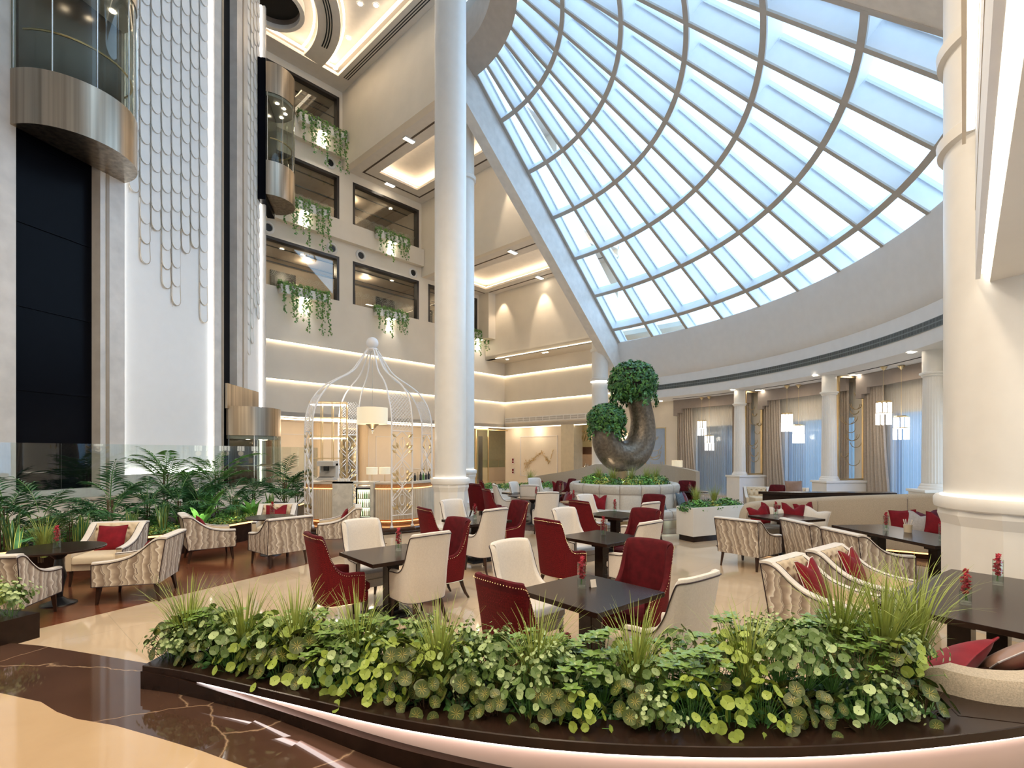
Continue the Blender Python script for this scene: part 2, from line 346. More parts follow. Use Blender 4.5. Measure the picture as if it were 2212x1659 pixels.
def dup(root, loc, rz=0, label=None, group=None, sc=None, rot=None):
    def cp(o, par):
        c = o.copy(); COL.objects.link(c)
        if par is not None: c.parent = par
        for ch in o.children: cp(ch, c)
        return c
    r = cp(root, None); r.location = loc; r.rotation_euler = rot if rot else (0, 0, rz)
    if sc: r.scale = (sc, sc, sc) if not hasattr(sc, '__len__') else sc
    if label: r['label'] = label
    if group: r['group'] = group
    return r
def place(first, used, loc, rz, label, group=None, sc=None, rot=None):
    if id(first) not in used:
        used.add(id(first)); first.location = loc; first.rotation_euler = rot if rot else (0, 0, rz); first['label'] = label
        if sc: first.scale = (sc, sc, sc) if not hasattr(sc, '__len__') else sc
        if group: first['group'] = group
        return first
    return dup(first, loc, rz, label, group, sc, rot)
USED = set()
_o = 'first second third fourth fifth sixth seventh eighth ninth tenth eleventh twelfth thirteenth fourteenth fifteenth sixteenth seventeenth eighteenth nineteenth'.split()
def nth(k):
    k += 1
    if k < 20: return _o[k-1]
    t, r = divmod(k, 10)
    return ('twentieth thirtieth fortieth fiftieth'.split()[t-2]) if r == 0 else 'twenty thirty forty fifty'.split()[t-2]+'-'+_o[r-1]
def catmull(P, n):
    out = []; m = len(P)
    for i in range(m-1):
        p0 = P[max(i-1, 0)]; p1 = P[i]; p2 = P[i+1]; p3 = P[min(i+2, m-1)]
        for k in range(n):
            t = k/n
            out.append(tuple(.5*((2*b)+(-a+c)*t+(2*a-5*b+4*c-d)*t*t+(-a+3*b-3*c+d)*t**3) for a, b, c, d in zip(p0, p1, p2, p3)))
    out.append(tuple(P[-1])); return out
# ================================================================ SETTING
L0, L1, L2, LG = 20.1, 16.25, 12.05, 3.7
U1, U2, U3, UB, UC = 12.93, 17.8, 22.3, 22.9, 24.7
# floors
b = MB(); b.add([(-26, 3.0, 0), (26, 3.0, 0), (26, 44, 0), (-26, 44, 0)], [(0, 1, 2, 3)]); b.add([(-26, 2.2, 0), (26, 2.2, 0), (26, 3, 0), (-26, 3, 0)], [(0, 1, 2, 3)])
struct(b.build('floor', floorm))
b = MB(); b.prism([(-15, 3.4), (-6.6, 3.4), (-5.46, 5.63), (-3.94, 8.56), (-3.30, 9.95), (-2.75, 11.2), (-5, 12.4), (-8, 15.5), (-15, 13)], 0, .006)
struct(b.build('floor_wood', woodfl))
SX, SY, SR = 3.35, 15.3, 2.1
b = MB(); b.lathe([(2.0, .0), (2.0, .007), (2.85, .007), (2.85, 0)], SX, SY, 64)
b.prism([(-1.6, 14.2), (1.2, 12.6), (1.9, 17.2), (-.9, 18.2)], 0, .006)
struct(b.build('floor_inlay', brownm2))
b = MB()
for cx, cy in ((6.0, 9.3),): b.prism([(4.2, 10.2), (6.6, 9.6), (7.6, 8.6), (8.6, 9), (8, 11), (4.4, 11)], 0, .005)
struct(b.build('floor_banquette', brownm2))
# raised entrance floor that slopes away to the right along the planter
def zf(x, y=0):
    k = x+1.25; return .62-(.12*k if k > 0 else 0) if x < 1.6 else .62-.12*2.85
ARC = [(-12, 4.6), (-8, 4.35), (-5.5, 4.02), (-4.2, 3.80), (-3.36, 3.64), (-2.9, 3.50), (-2.40, 3.34), (-2.15, 3.20)]
FR = [(-2.17, 2.99), (-1.9, 2.92), (-1.58, 2.80), (-1.3, 2.69), (-1.0, 2.57), (-.7, 2.45), (-.40, 2.35), (0, 2.25), (.4, 2.19), (.8, 2.165), (1.2, 2.165), (1.6, 2.20), (2.0, 2.26), (2.4, 2.34), (3.0, 2.5), (4, 2.85), (5, 3.3)]
edge = ARC+FR[0:]
def off(pts, d):
    out = []
    for i, p in enumerate(pts):
        a = Vector(pts[max(i-1, 0)]); c = Vector(pts[min(i+1, len(pts)-1)]); t = (c-a).normalized(); out.append((p[0]+t.y*d, p[1]-t.x*d))
    return out
NEAR = off([(x, y) for x, y in ARC], .56)+off(FR, .36)
NEAR = [p for p in NEAR]
def strip(A, B, zfn, dz=0):
    vs = [(x, y, zfn(x, y)+dz) for x, y in A]+[(x, y, zfn(x, y)+dz) for x, y in B]; n = len(A)
    return vs, [(n+i, n+i+1, i+1, i) for i in range(n-1)]
b = MB(); vs, fs = strip(edge, NEAR, zf); b.add(vs, fs)
vs = [(x, y, zf(x, y)) for x, y in edge]+[(x, y, 0) for x, y in edge]; n = len(edge); b.add(vs, [(i, i+1, n+i+1, n+i) for i in range(n-1)])
struct(b.build('floor_border', brownm))
b = MB(); far = [(x, -6) for x, y in NEAR]; vs, fs = strip(NEAR, far, zf); b.add(vs, fs)
struct(b.build('floor_gallery', floorf))
# --- balcony wall (left back), built as a grid with window openings
US = ua(573)-2.6
rows = [(17.66, 19.77), (13.55, 15.84), (9.60, 11.80)]
c1, c2, c3 = (US+.4, ua(733)), (ua(762), ua(905)), (ua(925), ua(1031))
def wall_v(v, u0, u1, z0, z1, holes, m, name, th=.35, flip=1):
    us = sorted({u0, u1, *[h[0] for h in holes], *[h[1] for h in holes]}); zs = sorted({z0, z1, *[h[2] for h in holes], *[h[3] for h in holes]})
    b = MB()
    for i in range(len(us)-1):
        for j in range(len(zs)-1):
            a, c = us[i], us[i+1]; e, f = zs[j], zs[j+1]; um, zm = (a+c)/2, (e+f)/2
            if any(h[0] < um < h[1] and h[2] < zm < h[3] for h in holes): continue
            b.ubox(a, c, v, v+th, e, f)
    return b.build(name, m)
holes = [(*c1, *rows[0]), (*c1, *rows[1]), (*c1, *rows[2]), (*c2, *rows[1]), (*c2, *rows[2]), (*c3, *rows[2])]
o = wall_v(VA, US, U1, LG, L0+.6, [h for h in holes if h[1] <= U1], cream, 'wall_left'); struct(o)
b = MB()
for o_ in (wall_v(VA, U1, UC, LG, L1+.6, [h for h in holes if h[1] > U1], cream, 'wall_left_far'),): struct(o_)
# projecting parapet bands under the upper window rows
b = MB()
b.ubox(US, U1-.02, VA-.28, VA, rows[0][0]-.95, rows[0][0]-.0)
b.ubox(US, U2-.02, VA-.28, VA, rows[1][0]-.95, rows[1][0]-.0)
struct(b.build('trim_parapet', cream))
# step walls B', B'' and upper wall B, lower wall B (they run towards the skylight beam)
VB = 13.9
b = MB(); b.ubox(U1-.02, U1+.3, VB, VA-.0, L1, L0+.6); struct(b.build('wall_step', cream))
b = MB(); b.ubox(U2, U2+.3, VB, VA, L2, L1+.6); struct(b.build('wall_step_low', cream))
b = MB(); b.ubox(UB, UB+.3, 13.9, VA, 7.98, L2+.6); b.ubox(UB, UC+.4, 10, VA, 7.98, 8.2); b.ubox(U3, UB, VA-.9, VA, 9.2, L2+.4); struct(b.build('wall_back_upper', cream))
b = MB(); b.ubox(UC, UC+.35, 9, VA, LG, 7.6); b.ubox(UC, UC+.35, 13.9, VA, 7.6, 8.0); struct(b.build('wall_back', cream))
b = MB(); b.ubox(U1, U1+.3, VB, VA, L1, L1+.02)
# ceilings
def frame_ceiling(name, u0, u1, v0, v1, z, bd, rec=.45):
    b = MB(); b.ubox(u0, u1, v1-bd, v1, z, z+.12); b.ubox(u0, u1, v0, v0+bd, z, z+.12)
    b.ubox(u0, u0+bd, v0+bd, v1-bd, z, z+.12); b.ubox(u1-bd, u1, v0+bd, v1-bd, z, z+.12)
    b.ubox(u0, u1, v0, v1, z+rec, z+rec+.15)
    struct(b.build(name, ceilm))
    s = MB(); w = .05
    for (a, c, e, f) in ((u0+bd-.2, u0+bd-.08, v0+bd-.2, v1-bd+.2), (u1-bd+.08, u1-bd+.2, v0+bd-.2, v1-bd+.2), (u0+bd-.2, u1-bd+.2, v0+bd-.2, v0+bd-.08), (u0+bd-.2, u1-bd+.2, v1-bd+.08, v1-bd+.2)):
        s.ubox(a, c, e, f, z+.14, z+.19)
    return s.build('cove_led', ledsoft)
x = frame_ceiling('ceiling_coffer', U1+.3, U2, VB, VA, L1, 1.1); tag(x, 'warm led cove around the big rectangular ceiling coffer', 'light strip')
x = frame_ceiling('ceiling_coffer_low', U2+.3, UB+.1, VB, VA, L2, 1.15); tag(x, 'warm led cove around the lower right ceiling coffer by the slanted beam', 'light strip')
# slot grooves in those ceilings
b = MB()
for (u0, u1, z) in ((U1+.3, U2, L1), (U2+.3, UB, L2)):
    a, c, e, f = u0+.5, u1-.5, VB+.5, VA-.5
    b.ubox(a, c, f-.09, f, z-.01, z); b.ubox(a, a+.09, e, f, z-.01, z); b.ubox(c-.09, c, e, f, z-.01, z)
struct(b.build('trim_slot', mat('dark slot', (.10, .07, .05), .6)))
# twin square ceiling lights in the slots
def fixture(loc, lab):
    t = thing('ceiling_spotlight', lab, 'ceiling light', loc, rad(47), 'twin ceiling spotlights in the slots')
    m = MB(); m.box(-.28, .28, -.12, .12, -.05, 0); m.build('housing', white, t)
    m = MB(); m.box(-.25, -.03, -.09, .09, -.062, -.05); m.box(.03, .25, -.09, .09, -.062, -.05); m.build('lens', lampw, t); return t
fx = fixture((0, 0, 0), 'x')
FIX = [(U1+.8, 19.2, L1, 'twin spotlight in the slot along the step wall, highest of all'), (U1+2.4, VA-.55, L1, 'twin spotlight in the slot above the second window bay'),
       (U2+.8, 17.3, L2, 'twin spotlight in the lower ceiling slot beside the tall column'), (UB-.55, 18.7, L2, 'twin spotlight in the lower ceiling slot above the wall glow by the slanted beam'),
       (U1+2.6, 18.0, L1, 'twin spotlight hidden partly by the tall column')]
for u, v, z, lab in FIX[:4]: place(fx, USED, W(u, v, z-.01), rad(47), lab)
spot_lamp('wall_washer', W(U2-.6, 16.4, L1-.2), W(U2, 16.3, 12.5), 450, 50)
spot_lamp('wall_washer', W(UB-.55, 18.9, L2-.1), W(UB, 18.7, 9.2), 300, 55)
spot_lamp('wall_washer', W(UB-.55, 22.0, L2-.1), W(UB, 22.2, 9.5), 160, 60)
# high ceiling with curved coves, concentric with the elevator tower
KX, KY = -11.9, 20.0
b = MB()
b.ubox(4, U1, VA-.9, VA, L0, L0+.15); b.ubox(12.2, U1, 8, VA-.9, L0, L0+.15)
b.lathe([(4.0, L0+.15), (4.0, L0), (4.9, L0), (4.9, L0+.15)], KX, KY, 64, a0=rad(-120), a1=rad(52.6))
b.ubox(-4, U1+.2, 8, VA+.4, L0+.55, L0+.7)
struct(b.build('ceiling_high', ceilm))
b = MB(); b.lathe([(3.82, L0+.2), (3.82, L0+.26), (3.90, L0+.26), (3.90, L0+.2)], KX, KY, 64, a0=rad(-120), a1=rad(52)); b.lathe([(5.0, L0+.2), (5.0, L0+.26), (5.08, L0+.26), (5.08, L0+.2)], KX, KY, 64, a0=rad(-120), a1=rad(51))
tag(b.build('cove_led', ledhi), 'curved warm led cove rings in the highest ceiling', 'light strip')
b = MB(); b.ubox(11.95, 12.06, 8, VA-.9, L0+.2, L0+.26); b.ubox(4, 12.1, VA-1.08, VA-.98, L0+.2, L0+.26)
tag(b.build('cove_led', ledhi), 'straight warm led cove in the highest ceiling beside the long slot diffuser', 'light strip')
b = MB()
for k in range(3): b.ubox(12.42+k*.1, 12.46+k*.1, 10, VA-1.0, L0-.012, L0)
for k in range(3):
    r = 4.33+k*.1; b.lathe([(r, L0), (r, L0-.012), (r+.05, L0-.012), (r+.05, L0)], KX, KY, 24, a0=rad(-35), a1=rad(38))
tag(b.build('slot_diffuser', blackm), 'long black slot air diffusers in the highest ceiling', 'vent')
t = thing('ceiling_oculus', 'round dark oculus in the highest ceiling beside the elevator tower', 'ceiling recess', (-9.8, 20.9, L0+.55))
b = MB(); b.lathe([(1.02, -.42), (1.02, -.02), (1.2, -.02), (1.2, -.42), (1.02, -.42)], seg=40); b.build('rim', white, t, True)
b = MB(); b.lathe([(1.19, -.25), (1.19, -.02)], seg=40); b.lathe([(1.015, -.24), (1.015, -.02)], seg=40); b.build('recess', mat('brown recess', (.26, .21, .18), .8), t)
b = MB(); b.lathe([(1.015, -.03), (0, -.03)], seg=40); b.build('recess_back', mat('black recess', (.02, .017, .015), .8), t)
# downlights
dl = thing('downlight', 'x', 'ceiling light', group='recessed downlights'); m = MB(); m.lathe([(.10, -.012), (.14, -.012), (.14, 0)], seg=16); m.build('ring', white, dl)
m = MB(); m.lathe([(.10, -.01), (0, -.01)], seg=16); m.build('lens', lampw, dl)
DLS = [(778, 8, L0+.55, 'upper recessed ceiling, left one of the top pair'), (812, 11, L0+.55, 'upper recessed ceiling, right one of the top pair'), (753, 82, L0+.55, 'upper recessed ceiling, alone in the middle of the straight cove'), (719, 131, L0+.55, 'upper recessed ceiling, in the corner of the straight cove'), (597, 87, L0+.55, 'upper recessed ceiling, beside the round oculus')]
for x, y, z, lab in DLS: place(dl, USED, gp(x, y, z-.005), 0, 'round downlight in the '+lab)
for i, (x, y, z, lab) in enumerate([(1096, 776, 7.98, 'single round downlight in the soffit of the back wall'), (1174, 762, 7.98, 'left of two downlights together in the soffit of the back wall'), (1181, 761, 7.98, 'right of two downlights together in the soffit of the back wall')]):
    place(dl, USED, gp(x, y, z-.005), 0, lab, sc=.9)
# led grooves on the lower balcony wall and back wall
for z, w_ in ((7.10, 'upper'), (5.34, 'lower')):
    b = MB(); b.ubox(US, UC-.02, VA-.10, VA-.05, z-.03, z+.02); tag(b.build('led_strip', led), w_+' horizontal led line on the wall below the balconies', 'light strip')
    b = MB(); b.ubox(US, UC, VA-.13, VA, z+.02, z+.06); b.ubox(UC-.13, UC, 10, VA, z+.02, z+.06); struct(b.build('trim_groove', cream))
    b = MB(); b.ubox(UC-.10, UC-.05, 10, VA, z-.03, z+.02); tag(b.build('led_strip', led), w_+' horizontal led line on the back wall', 'light strip')
b = MB(); b.ubox(UB-.1, UB-.05, 14, VA-1.0, 7.93, 7.97); tag(b.build('led_strip', led), 'led line on the soffit edge above the back wall', 'light strip')
b = MB(); b.ubox(US, UC, VA+.02, VA+.09, LG-.06, LG-.01); tag(b.build('led_strip', led), 'led line at the ground floor ceiling edge below the balconies', 'light strip')
b = MB(); b.ubox(UC+.02, UC+.09, 9, VA, LG-.06, LG-.01); tag(b.build('led_strip', led), 'led line at the ground floor ceiling edge of the back wall', 'light strip')
# long air grille on back wall
t = thing('air_grille', 'long white linear air grille on the back wall above the relief artwork', 'vent', W(UC, 0, 0), rad(47))
b = MB(); b.box(-.05, -.0, 9.5, VA-.05, 3.98, 4.32); b.build('frame', white, t)
b = MB()
for k in range(26):
    v0 = 9.6+k*.54; b.box(-.056, -.05, v0, v0+.48, 4.05, 4.14); b.box(-.056, -.05, v0, v0+.48, 4.17, 4.26)
b.build('louvre', taupe, t)
# corridors behind balcony windows
b = MB()
for z0, z1 in ((17.5, 20.0), (13.4, 16.1), (9.4, 12.0)):
    ue = U1 if z0 > 17 else (U2 if z0 > 13 else UC)
    b.ubox(US, ue, VA+.35, VA+3.6, z0-.2, z0); b.ubox(US, ue, VA+.35, VA+3.6, z1-.15, z1); b.ubox(US, ue, VA+3.5, VA+3.7, z0, z1); b.ubox(ue-.1, ue, VA+.35, VA+3.5, z0, z1)
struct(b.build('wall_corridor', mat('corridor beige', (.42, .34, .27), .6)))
b = MB()
for z0, z1 in ((17.5, 20.0), (13.4, 16.1), (9.4, 12.0)):
    ue = U1 if z0 > 17 else (U2 if z0 > 13 else UC)
    for k, uu in enumerate((US+1.0, US+4.2, 14.3, 17.0, 20, 22)):
        if uu+1.4 > ue: continue
        b.ubox(uu, uu+1.3, VA+3.42, VA+3.5, z0, z0+2.1)
    b.ubox(US, ue, VA+1.2, VA+1.25, z1-.19, z1-.15); b.ubox(US, ue, VA+2.6, VA+2.65, z1-.19, z1-.15)
struct(b.build('trim_corridor', darkm))
for u, v, z in ((US+2.0, VA+1.9, 15.8), (ua(800), VA+1.9, 15.8), (US+2.2, VA+1.9, 11.7), (ua(830), VA+1.9, 11.7), (US+2, VA+1.9, 19.6), (ua(700), VA+1.9, 11.7), (21.5, VA+1.9, 11.7)):
    point_lamp('corridor_lamp', W(u, v, z), 45, .15)
for (x, z, lab) in ((594, 11.85, 'left lower window bay, left one'), (642, 11.85, 'left lower window bay, right one'), (846, 11.85, 'lower right window bay'), (843, 15.95, 'upper right window bay')):
    u = ua(x)+.8; place(dl, USED, W(u, VA+1.2, z-.01), 0, 'round downlight behind glass in the '+lab)
# windows of the balconies
def bwin(i, h, lab):
    u0, u1, z0, z1 = h
    t = bpy.data.objects.new('window_%d' % i, None); COL.objects.link(t); t.location = W(u0, VA, 0); t.rotation_euler = (0, 0, rad(47)); struct(t, lab)
    w = u1-u0; b = MB(); f = .13
    b.box(0, w, .0, .3, z1-f, z1); b.box(0, f, .0, .3, z0, z1); b.box(w-f, w, .0, .3, z0, z1); b.box(0, w, .12, .3, z0, z0+.03); b.build('window_frame', darkm, t)
    b = MB(); b.box(f, w-f, .2, .215, z0+.03, z1-f); b.build('glass_pane', glass, t)
    b = MB(); b.box(f, w-f, .235, .26, z0+1.12, z0+1.17); b.build('handrail', darkm, t)
    b = MB(); n = int(w/.42)                                # etched fan arcs on the balustrade glass
    for k in range(n):
        xc = .35+k*.42
        for r in (.12, .2, .28): b.tube([(xc+r*cos(a), .228, z0+.78-r*sin(a)) for a in [pi*q/8 for q in range(9)]], .006, 3)
        for dx in (-.14, 0, .14): b.tube([(xc+dx, .228, z0+.03), (xc+dx, .228, z0+.5)], .004, 3)
    b.build('etched_pattern', mat('etched glass line', (.6, .56, .5), .6) if 'etched glass line' not in MATS else MATS['etched glass line'], t)
    return t
for i, h in enumerate(holes): bwin(i+1, h, 'dark framed balcony window')
# round air nozzles
nz_ = thing('air_nozzle', 'x', 'air vent'); m = MB(); m.lathe([(.17, .0), (.19, .06), (.27, .03), (.29, 0)], seg=28); m.build('ring', white, nz_, True, loc=None).rotation_euler = (pi/2, 0, 0)
m = MB(); m.lathe([(.17, .01), (0, .01)], seg=24); m.build('throat', blackm, nz_).rotation_euler = (pi/2, 0, 0)
for x, z, lab in ((713, 16.30, 'round white air nozzle below the topmost ivy trough'), (579, 12.15, 'round white air nozzle at the left below the second ivy trough'), (717, 12.10, 'round white air nozzle between the two left lower windows'), (779, 12.20, 'round white air nozzle left above the right lower window'), (892, 12.15, 'round white air nozzle right above the right lower window')):
    u = ua(x); place(nz_, USED, W(u, VA-.012, z), rad(47), lab)
# ground floor recess behind the balcony wall
b = MB(); b.ubox(US-6, UC+6, VA, VA+4.6, LG, LG+.2); struct(b.build('ceiling_recess', ceilm))
b = MB(); b.ubox(US-6, UC+6, VA+4.4, VA+4.6, 0, LG); struct(b.build('wall_recess', cream))
b = MB()
for k in range(9):
    u0 = US+1+k*2.0
    for (a, c, e, f) in ((0, 1.5, 3.0, 3.04), (0, 1.5, .9, .94), (0, .04, .9, 3.04), (1.46, 1.5, .9, 3.04)): b.ubox(u0+a, u0+c, VA+4.37, VA+4.4, e, f)
struct(b.build('trim_moulding', creamw))
b = MB(); b.ubox(US-4, UC, VA+1.6, VA+1.7, LG-.05, LG-.02); tag(b.build('led_strip', ledsoft), 'warm led line in the recess ceiling behind the birdcage bar', 'light strip')
for u in (9.5, 12.5, 15.5, 19, 22.5): point_lamp('recess_lamp', W(u, VA+2.2, 3.2), 32, .2)
b = MB(); b.ubox(8.6, 9.3, VA+3.2, VA+4.4, 0, LG); tag(b.build('wall_cabinet', bronze), 'tall bronze panel in the recess beside the ground level elevator', 'panel')
b = MB(); b.ubox(10.0, 11.0, VA+3.9, VA+4.38, 0, LG-.4); tag(b.build('wall_panel', mat('brown veneer', (.25, .13, .07), .4)), 'brown timber veneer panel in the recess left of the bar', 'panel')
# gold mirrored screens in the recess (with swagged arcs)
def screen(name, lab, w, h, n, loc, rz, sheetm=None, mirror=False, seed=1, z0=0.):
    t = thing(name, lab, 'screen', loc, rz); R = random.Random(seed)
    b = MB(); f = .05
    b.box(0, f, -.04, .04, z0, h); b.box(w-f, w, -.04, .04, z0, h); b.box(0, w, -.04, .04, h-f, h); b.box(0, w, -.04, .04, z0, z0+f); b.build('frame', gold, t)
    
    if sheetm is not None: b = MB(); b.box(f, w-f, -.004, .004, z0+f, h-f); b.build('glass_pane', sheetm, t)
    for k in range(n):
        b = MB()
        r = R.uniform(.14, .36)*w; xc = R.uniform(r+.04, w-r-.04); zc = z0+.5+(h-z0-.9)*((k+.5)/n)+R.uniform(-.1, .1)
        b.tube([(xc+r*cos(a), -.03, zc-.8*r*sin(a)) for a in [pi*q/12 for q in range(13)]], .012, 5)
        b.build('swag_arc', gold, t)
        if k % 2: b = MB(); b.tube([(xc+.7*r*cos(a), -.03, zc-.8*r*sin(a)) for a in [pi*q/12 for q in range(13)]], .009, 5); b.build('swag_arc', gold, t)
    return t
mirror = mat('tinted mirror', (.62, .55, .42), .06, 1., var=.03)
screen('gold_screen', 'tall gold framed mirror screen behind the birdcage bar', 1.0, 3.5, 7, W(15.2, VA+4.3), rad(47), mirror, seed=4)
for k, (uu, lab) in enumerate(((13.6, 'cream half column left of the mirror screen behind the bar'), (16.6, 'cream half column right of the mirror screen behind the bar'))):
    b = MB(); b.lathe([(.28, 0), (.28, LG)], *W(uu, VA+4.2)[:2], 16); tag(b.build('half_column', creamf), lab, 'column')
# display shop seen right of the tall column
t = thing('shop_window', 'gold framed glazed shop front right of the tall white column', 'shop window', W(22.6, VA+.6), rad(47))
b = MB(); b.box(0, .06, -.03, .03, 0, 3.55); b.box(1.1, 1.16, -.03, .03, 0, 3.55); b.box(3.2, 3.3, -.03, .03, 0, 3.55); b.box(0, 3.3, -.03, .03, 3.5, 3.56); b.build('frame', gold, t)
b = MB(); b.box(.06, 1.1, -.01, .0, 0, 3.5); b.build('glass_pane', glass, t)
b = MB(); b.box(3.3, 3.6, -.1, .1, 0, 3.6); b.build('mirror_strip', mirror, t)
t = thing('display_case', 'glass jewellery display case on a cream cabinet inside the shop', 'display case', W(26.0, VA+2.4), rad(47))
b = MB(); b.box(-.9, .9, -.35, .35, 0, .95); b.build('cabinet', creamf, t, bev=.01)
b = MB(); b.box(-.9, .9, -.35, .35, .96, 1.5); b.build('glass_top', glass, t); b = MB()
for x in (-.9, .88):
    for y in (-.35, .33): b.box(x, x+.02, y, y+.02, .95, 1.5)
b.box(-.9, .9, -.35, -.33, 1.48, 1.5); b.build('edge', gold, t)
b = MB(); b.ubox(23.25, 23.6, VA+1.0, VA+1.05, .1, 3.1); tag(b.build('shop_banner', mat('dark banner', (.02, .018, .02), .5)), 'dark upright curtain panel inside the shop front', 'banner')
b = MB(); b.ubox(23.0, 28.6, VA+3.4, VA+3.45, .1, LG); struct(b.build('wall_shop', mat('olive shop wall', (.50, .46, .28), .5)))
# artwork wall on the ground floor of the back wall
b = MB(); b.ubox(UC+.9, UC+1.1, 18.9, VA+.8, 0, LG); struct(b.build('wall_art', cream))
b = MB(); b.ubox(UC, UC+7, 8, VA, LG, LG+.2); struct(b.build('ceiling_recess_back', ceilm))
b = MB()
for (a, c, e, f) in ((19.9, 23.1, .45, .5), (19.9, 23.1, 3.05, 3.1), (19.9, 19.95, .45, 3.1), (23.05, 23.1, .45, 3.1)): b.ubox(UC+.86, UC+.9, a, c, e, f)
struct(b.build('trim_art', creamw))
b = MB(); b.ubox(UC+.0, UC+.9, 18.0, 18.96, 0, LG); struct(b.build('wall_pier', mat('champagne panel', (.66, .58, .42), .35)))
t = thing('relief_artwork', 'gold relief artwork of a shoal of small leaves on the cream panel', 'artwork', W(UC+.86, 0, 0), rad(47))
R = random.Random(5)
def relief():
    pts = []
    for k in range(230):
        q = R.random()
        if q < .62: s = R.random(); x = .2+1.55*s; z = 1.05+.95*s**1.0+R.gauss(0, .17*(1.15-s))
        elif q < .84: s = R.random(); x = 1.75+.62*s; z = 2.08-.68*s+R.gauss(0, .06)
        else: s = R.random(); x = 2.37+.38*s; z = 1.38+.85*s**1.4+R.gauss(0, .03)
        pts.append((x, z))
    return pts
b = MB()
for x, z in relief():
    y = 22.95-x; a = R.uniform(.2, .9); l = R.uniform(.04, .07); w = l*.28; dx, dz = cos(a)*l, sin(a)*l
    b.add([(-.03, y+dx, z-dz), (-.045, y+dz*.4, z+w), (-.03, y-dx, z+dz), (-.045, y-dz*.4, z-w), (-.01, y, z)], [(0, 1, 2, 3), (0, 4, 1), (1, 4, 2), (2, 4, 3), (3, 4, 0)])
t_ = b.build('leaf_shoal', gold, t); t_['kind'] = 'stuff'
for k, (z, lab) in enumerate(((1.45, 'upper small red fire alarm sign on the cream wall left of the artwork'), (.75, 'lower small red fire alarm sign on the cream wall left of the artwork'))):
    t = thing('fire_alarm', lab, 'sign', W(UC+.88, 23.75, z), rad(47)); b = MB(); b.box(-.02, .0, -.11, .11, -.22, .22); b.build('plate', mat('white sign plate', (.8, .76, .72), .4) if k == 0 else MATS['white sign plate'], t)
    b = MB(); b.box(-.03, -.02, -.07, .07, 0.0, .15); b.box(-.03, -.02, -.07, .07, -.15, -.05); b.build('marking', redp, t)
# sign and bar opening
b = MB(); b.ubox(UC+.9, UC+1.05, 12, 18.9, 2.35, LG); struct(b.build('wall_sign', mat('gold sign panel', (.52, .44, .24), .35, .3)))
tx = bpy.data.curves.new('sign_text', 'FONT'); tx.body = "Silk's"; tx.size = .92; tx.extrude = .03; tx.shear = .35; tx.offset = .006
ob = bpy.data.objects.new('sign_lettering', tx); COL.objects.link(ob); ob.location = W(UC+.84, 18.42, 2.72); ob.rotation_euler = (pi/2, 0, rad(47-90)); me_ = None
dg_ = bpy.context.evaluated_depsgraph_get(); me_ = bpy.data.meshes.new_from_object(ob.evaluated_get(dg_)); me_.materials.clear(); me_.materials.append(gold)
o2 = bpy.data.objects.new('sign_lettering', me_); COL.objects.link(o2); o2.location = ob.location; o2.rotation_euler = ob.rotation_euler; bpy.data.objects.remove(ob); ob = o2
tag(ob, "gold script lettering reading Silk's above the bar opening, partly behind the ivy", 'sign')
b = MB(); b.ubox(UC+1.1, UC+1.3, 9, 18.9, 1.9, 2.35); struct(b.build('trim_sign', mat('copper brown trim', (.16, .08, .05), .35, .3)))
b = MB(); b.ubox(UC+5.4, UC+5.6, 7, 25, 0, LG); struct(b.build('wall_bar', mat('bar wall', (.42, .33, .25), .5)))
t = thing('bar_counter', 'distant bar counter with copper front under the sign', 'counter', W(UC+2.2, 17.6), rad(47))
b = MB(); b.box(-.4, .4, -3.0, 3.4, 0, 1.0); b.build('front', orange, t); b = MB(); b.box(-.5, .45, -3.05, 3.45, 1.0, 1.06); b.build('worktop', white, t)
R = random.Random(8)
for k in range(16):
    yy = 20.3-k*.14; c = R.choice([chrome, glass, greyp]); m = MB(); h = R.uniform(.12, .3)
    m.lathe([(0, 0), (.045, 0), (.045, h*.6), (.015, h*.8), (.015, h), (0, h)], seg=10)
    tag(m.build('bottle', chrome, smooth=True, loc=W(UC+2.1+R.uniform(-.15, .15), yy, 1.06)), 'small bright bottle, '+nth(k)+' from the left on the distant bar counter under the sign', 'bottle', 'bottles on the distant bar counter')
point_lamp('bar_lamp', W(UC+2.5, 18.5, 3.2), 110, .2); point_lamp('art_lamp', W(UC+.35, 21.5, 3.45), 25, .1); point_lamp('art_lamp', W(UC+.35, 23.4, 3.45), 12, .1)
# closure far out
b = MB(); b.ubox(UC+5.6, UC+5.8, -2, 30, 0, 6); b.ubox(US-6, UC+6, VA+4.6, VA+4.8, 0, 6); struct(b.build('wall_outer', cream))

# ================================================================ SKYLIGHT CONE
CX, CY = -4.434, 14.837
ZS = lambda r: 19.349-.8319*r
A0, A1, DA = 46.98, -32.3, 7.5
RR = [5.88, 7.44, 9.00, 10.55, 12.11, 13.67]; RE = 14.30
sk = bpy.data.objects.new('window_skylight', None); COL.objects.link(sk); struct(sk, 'conical glass skylight with white steel ribs')
angs = [A0-DA*i for i in range(11)]+[A1]
def cp(a, r, dz=0): return (CX+r*cos(rad(a)), CY+r*sin(rad(a)), ZS(r)+dz)
DEP = .62
R_IN = 4.52
def rib(a, w=.055, d=DEP, r0=R_IN, r1=RE+.35):
    b = MB(); t = Vector((-sin(rad(a)), cos(rad(a)), 0)); vs = []
    for r in (r0, r1):
        p = Vector(cp(a, r)); nrm = Vector((.64*cos(rad(a)), .64*sin(rad(a)), .768))
        for s, q in ((-1, 0), (1, 0), (1, 1), (-1, 1)): vs.append(p+t*w*s+nrm*d*q)
    b.add(vs, [(0, 1, 2, 3), (7, 6, 5, 4), (0, 4, 5, 1), (1, 5, 6, 2), (2, 6, 7, 3), (3, 7, 4, 0)])
    return b
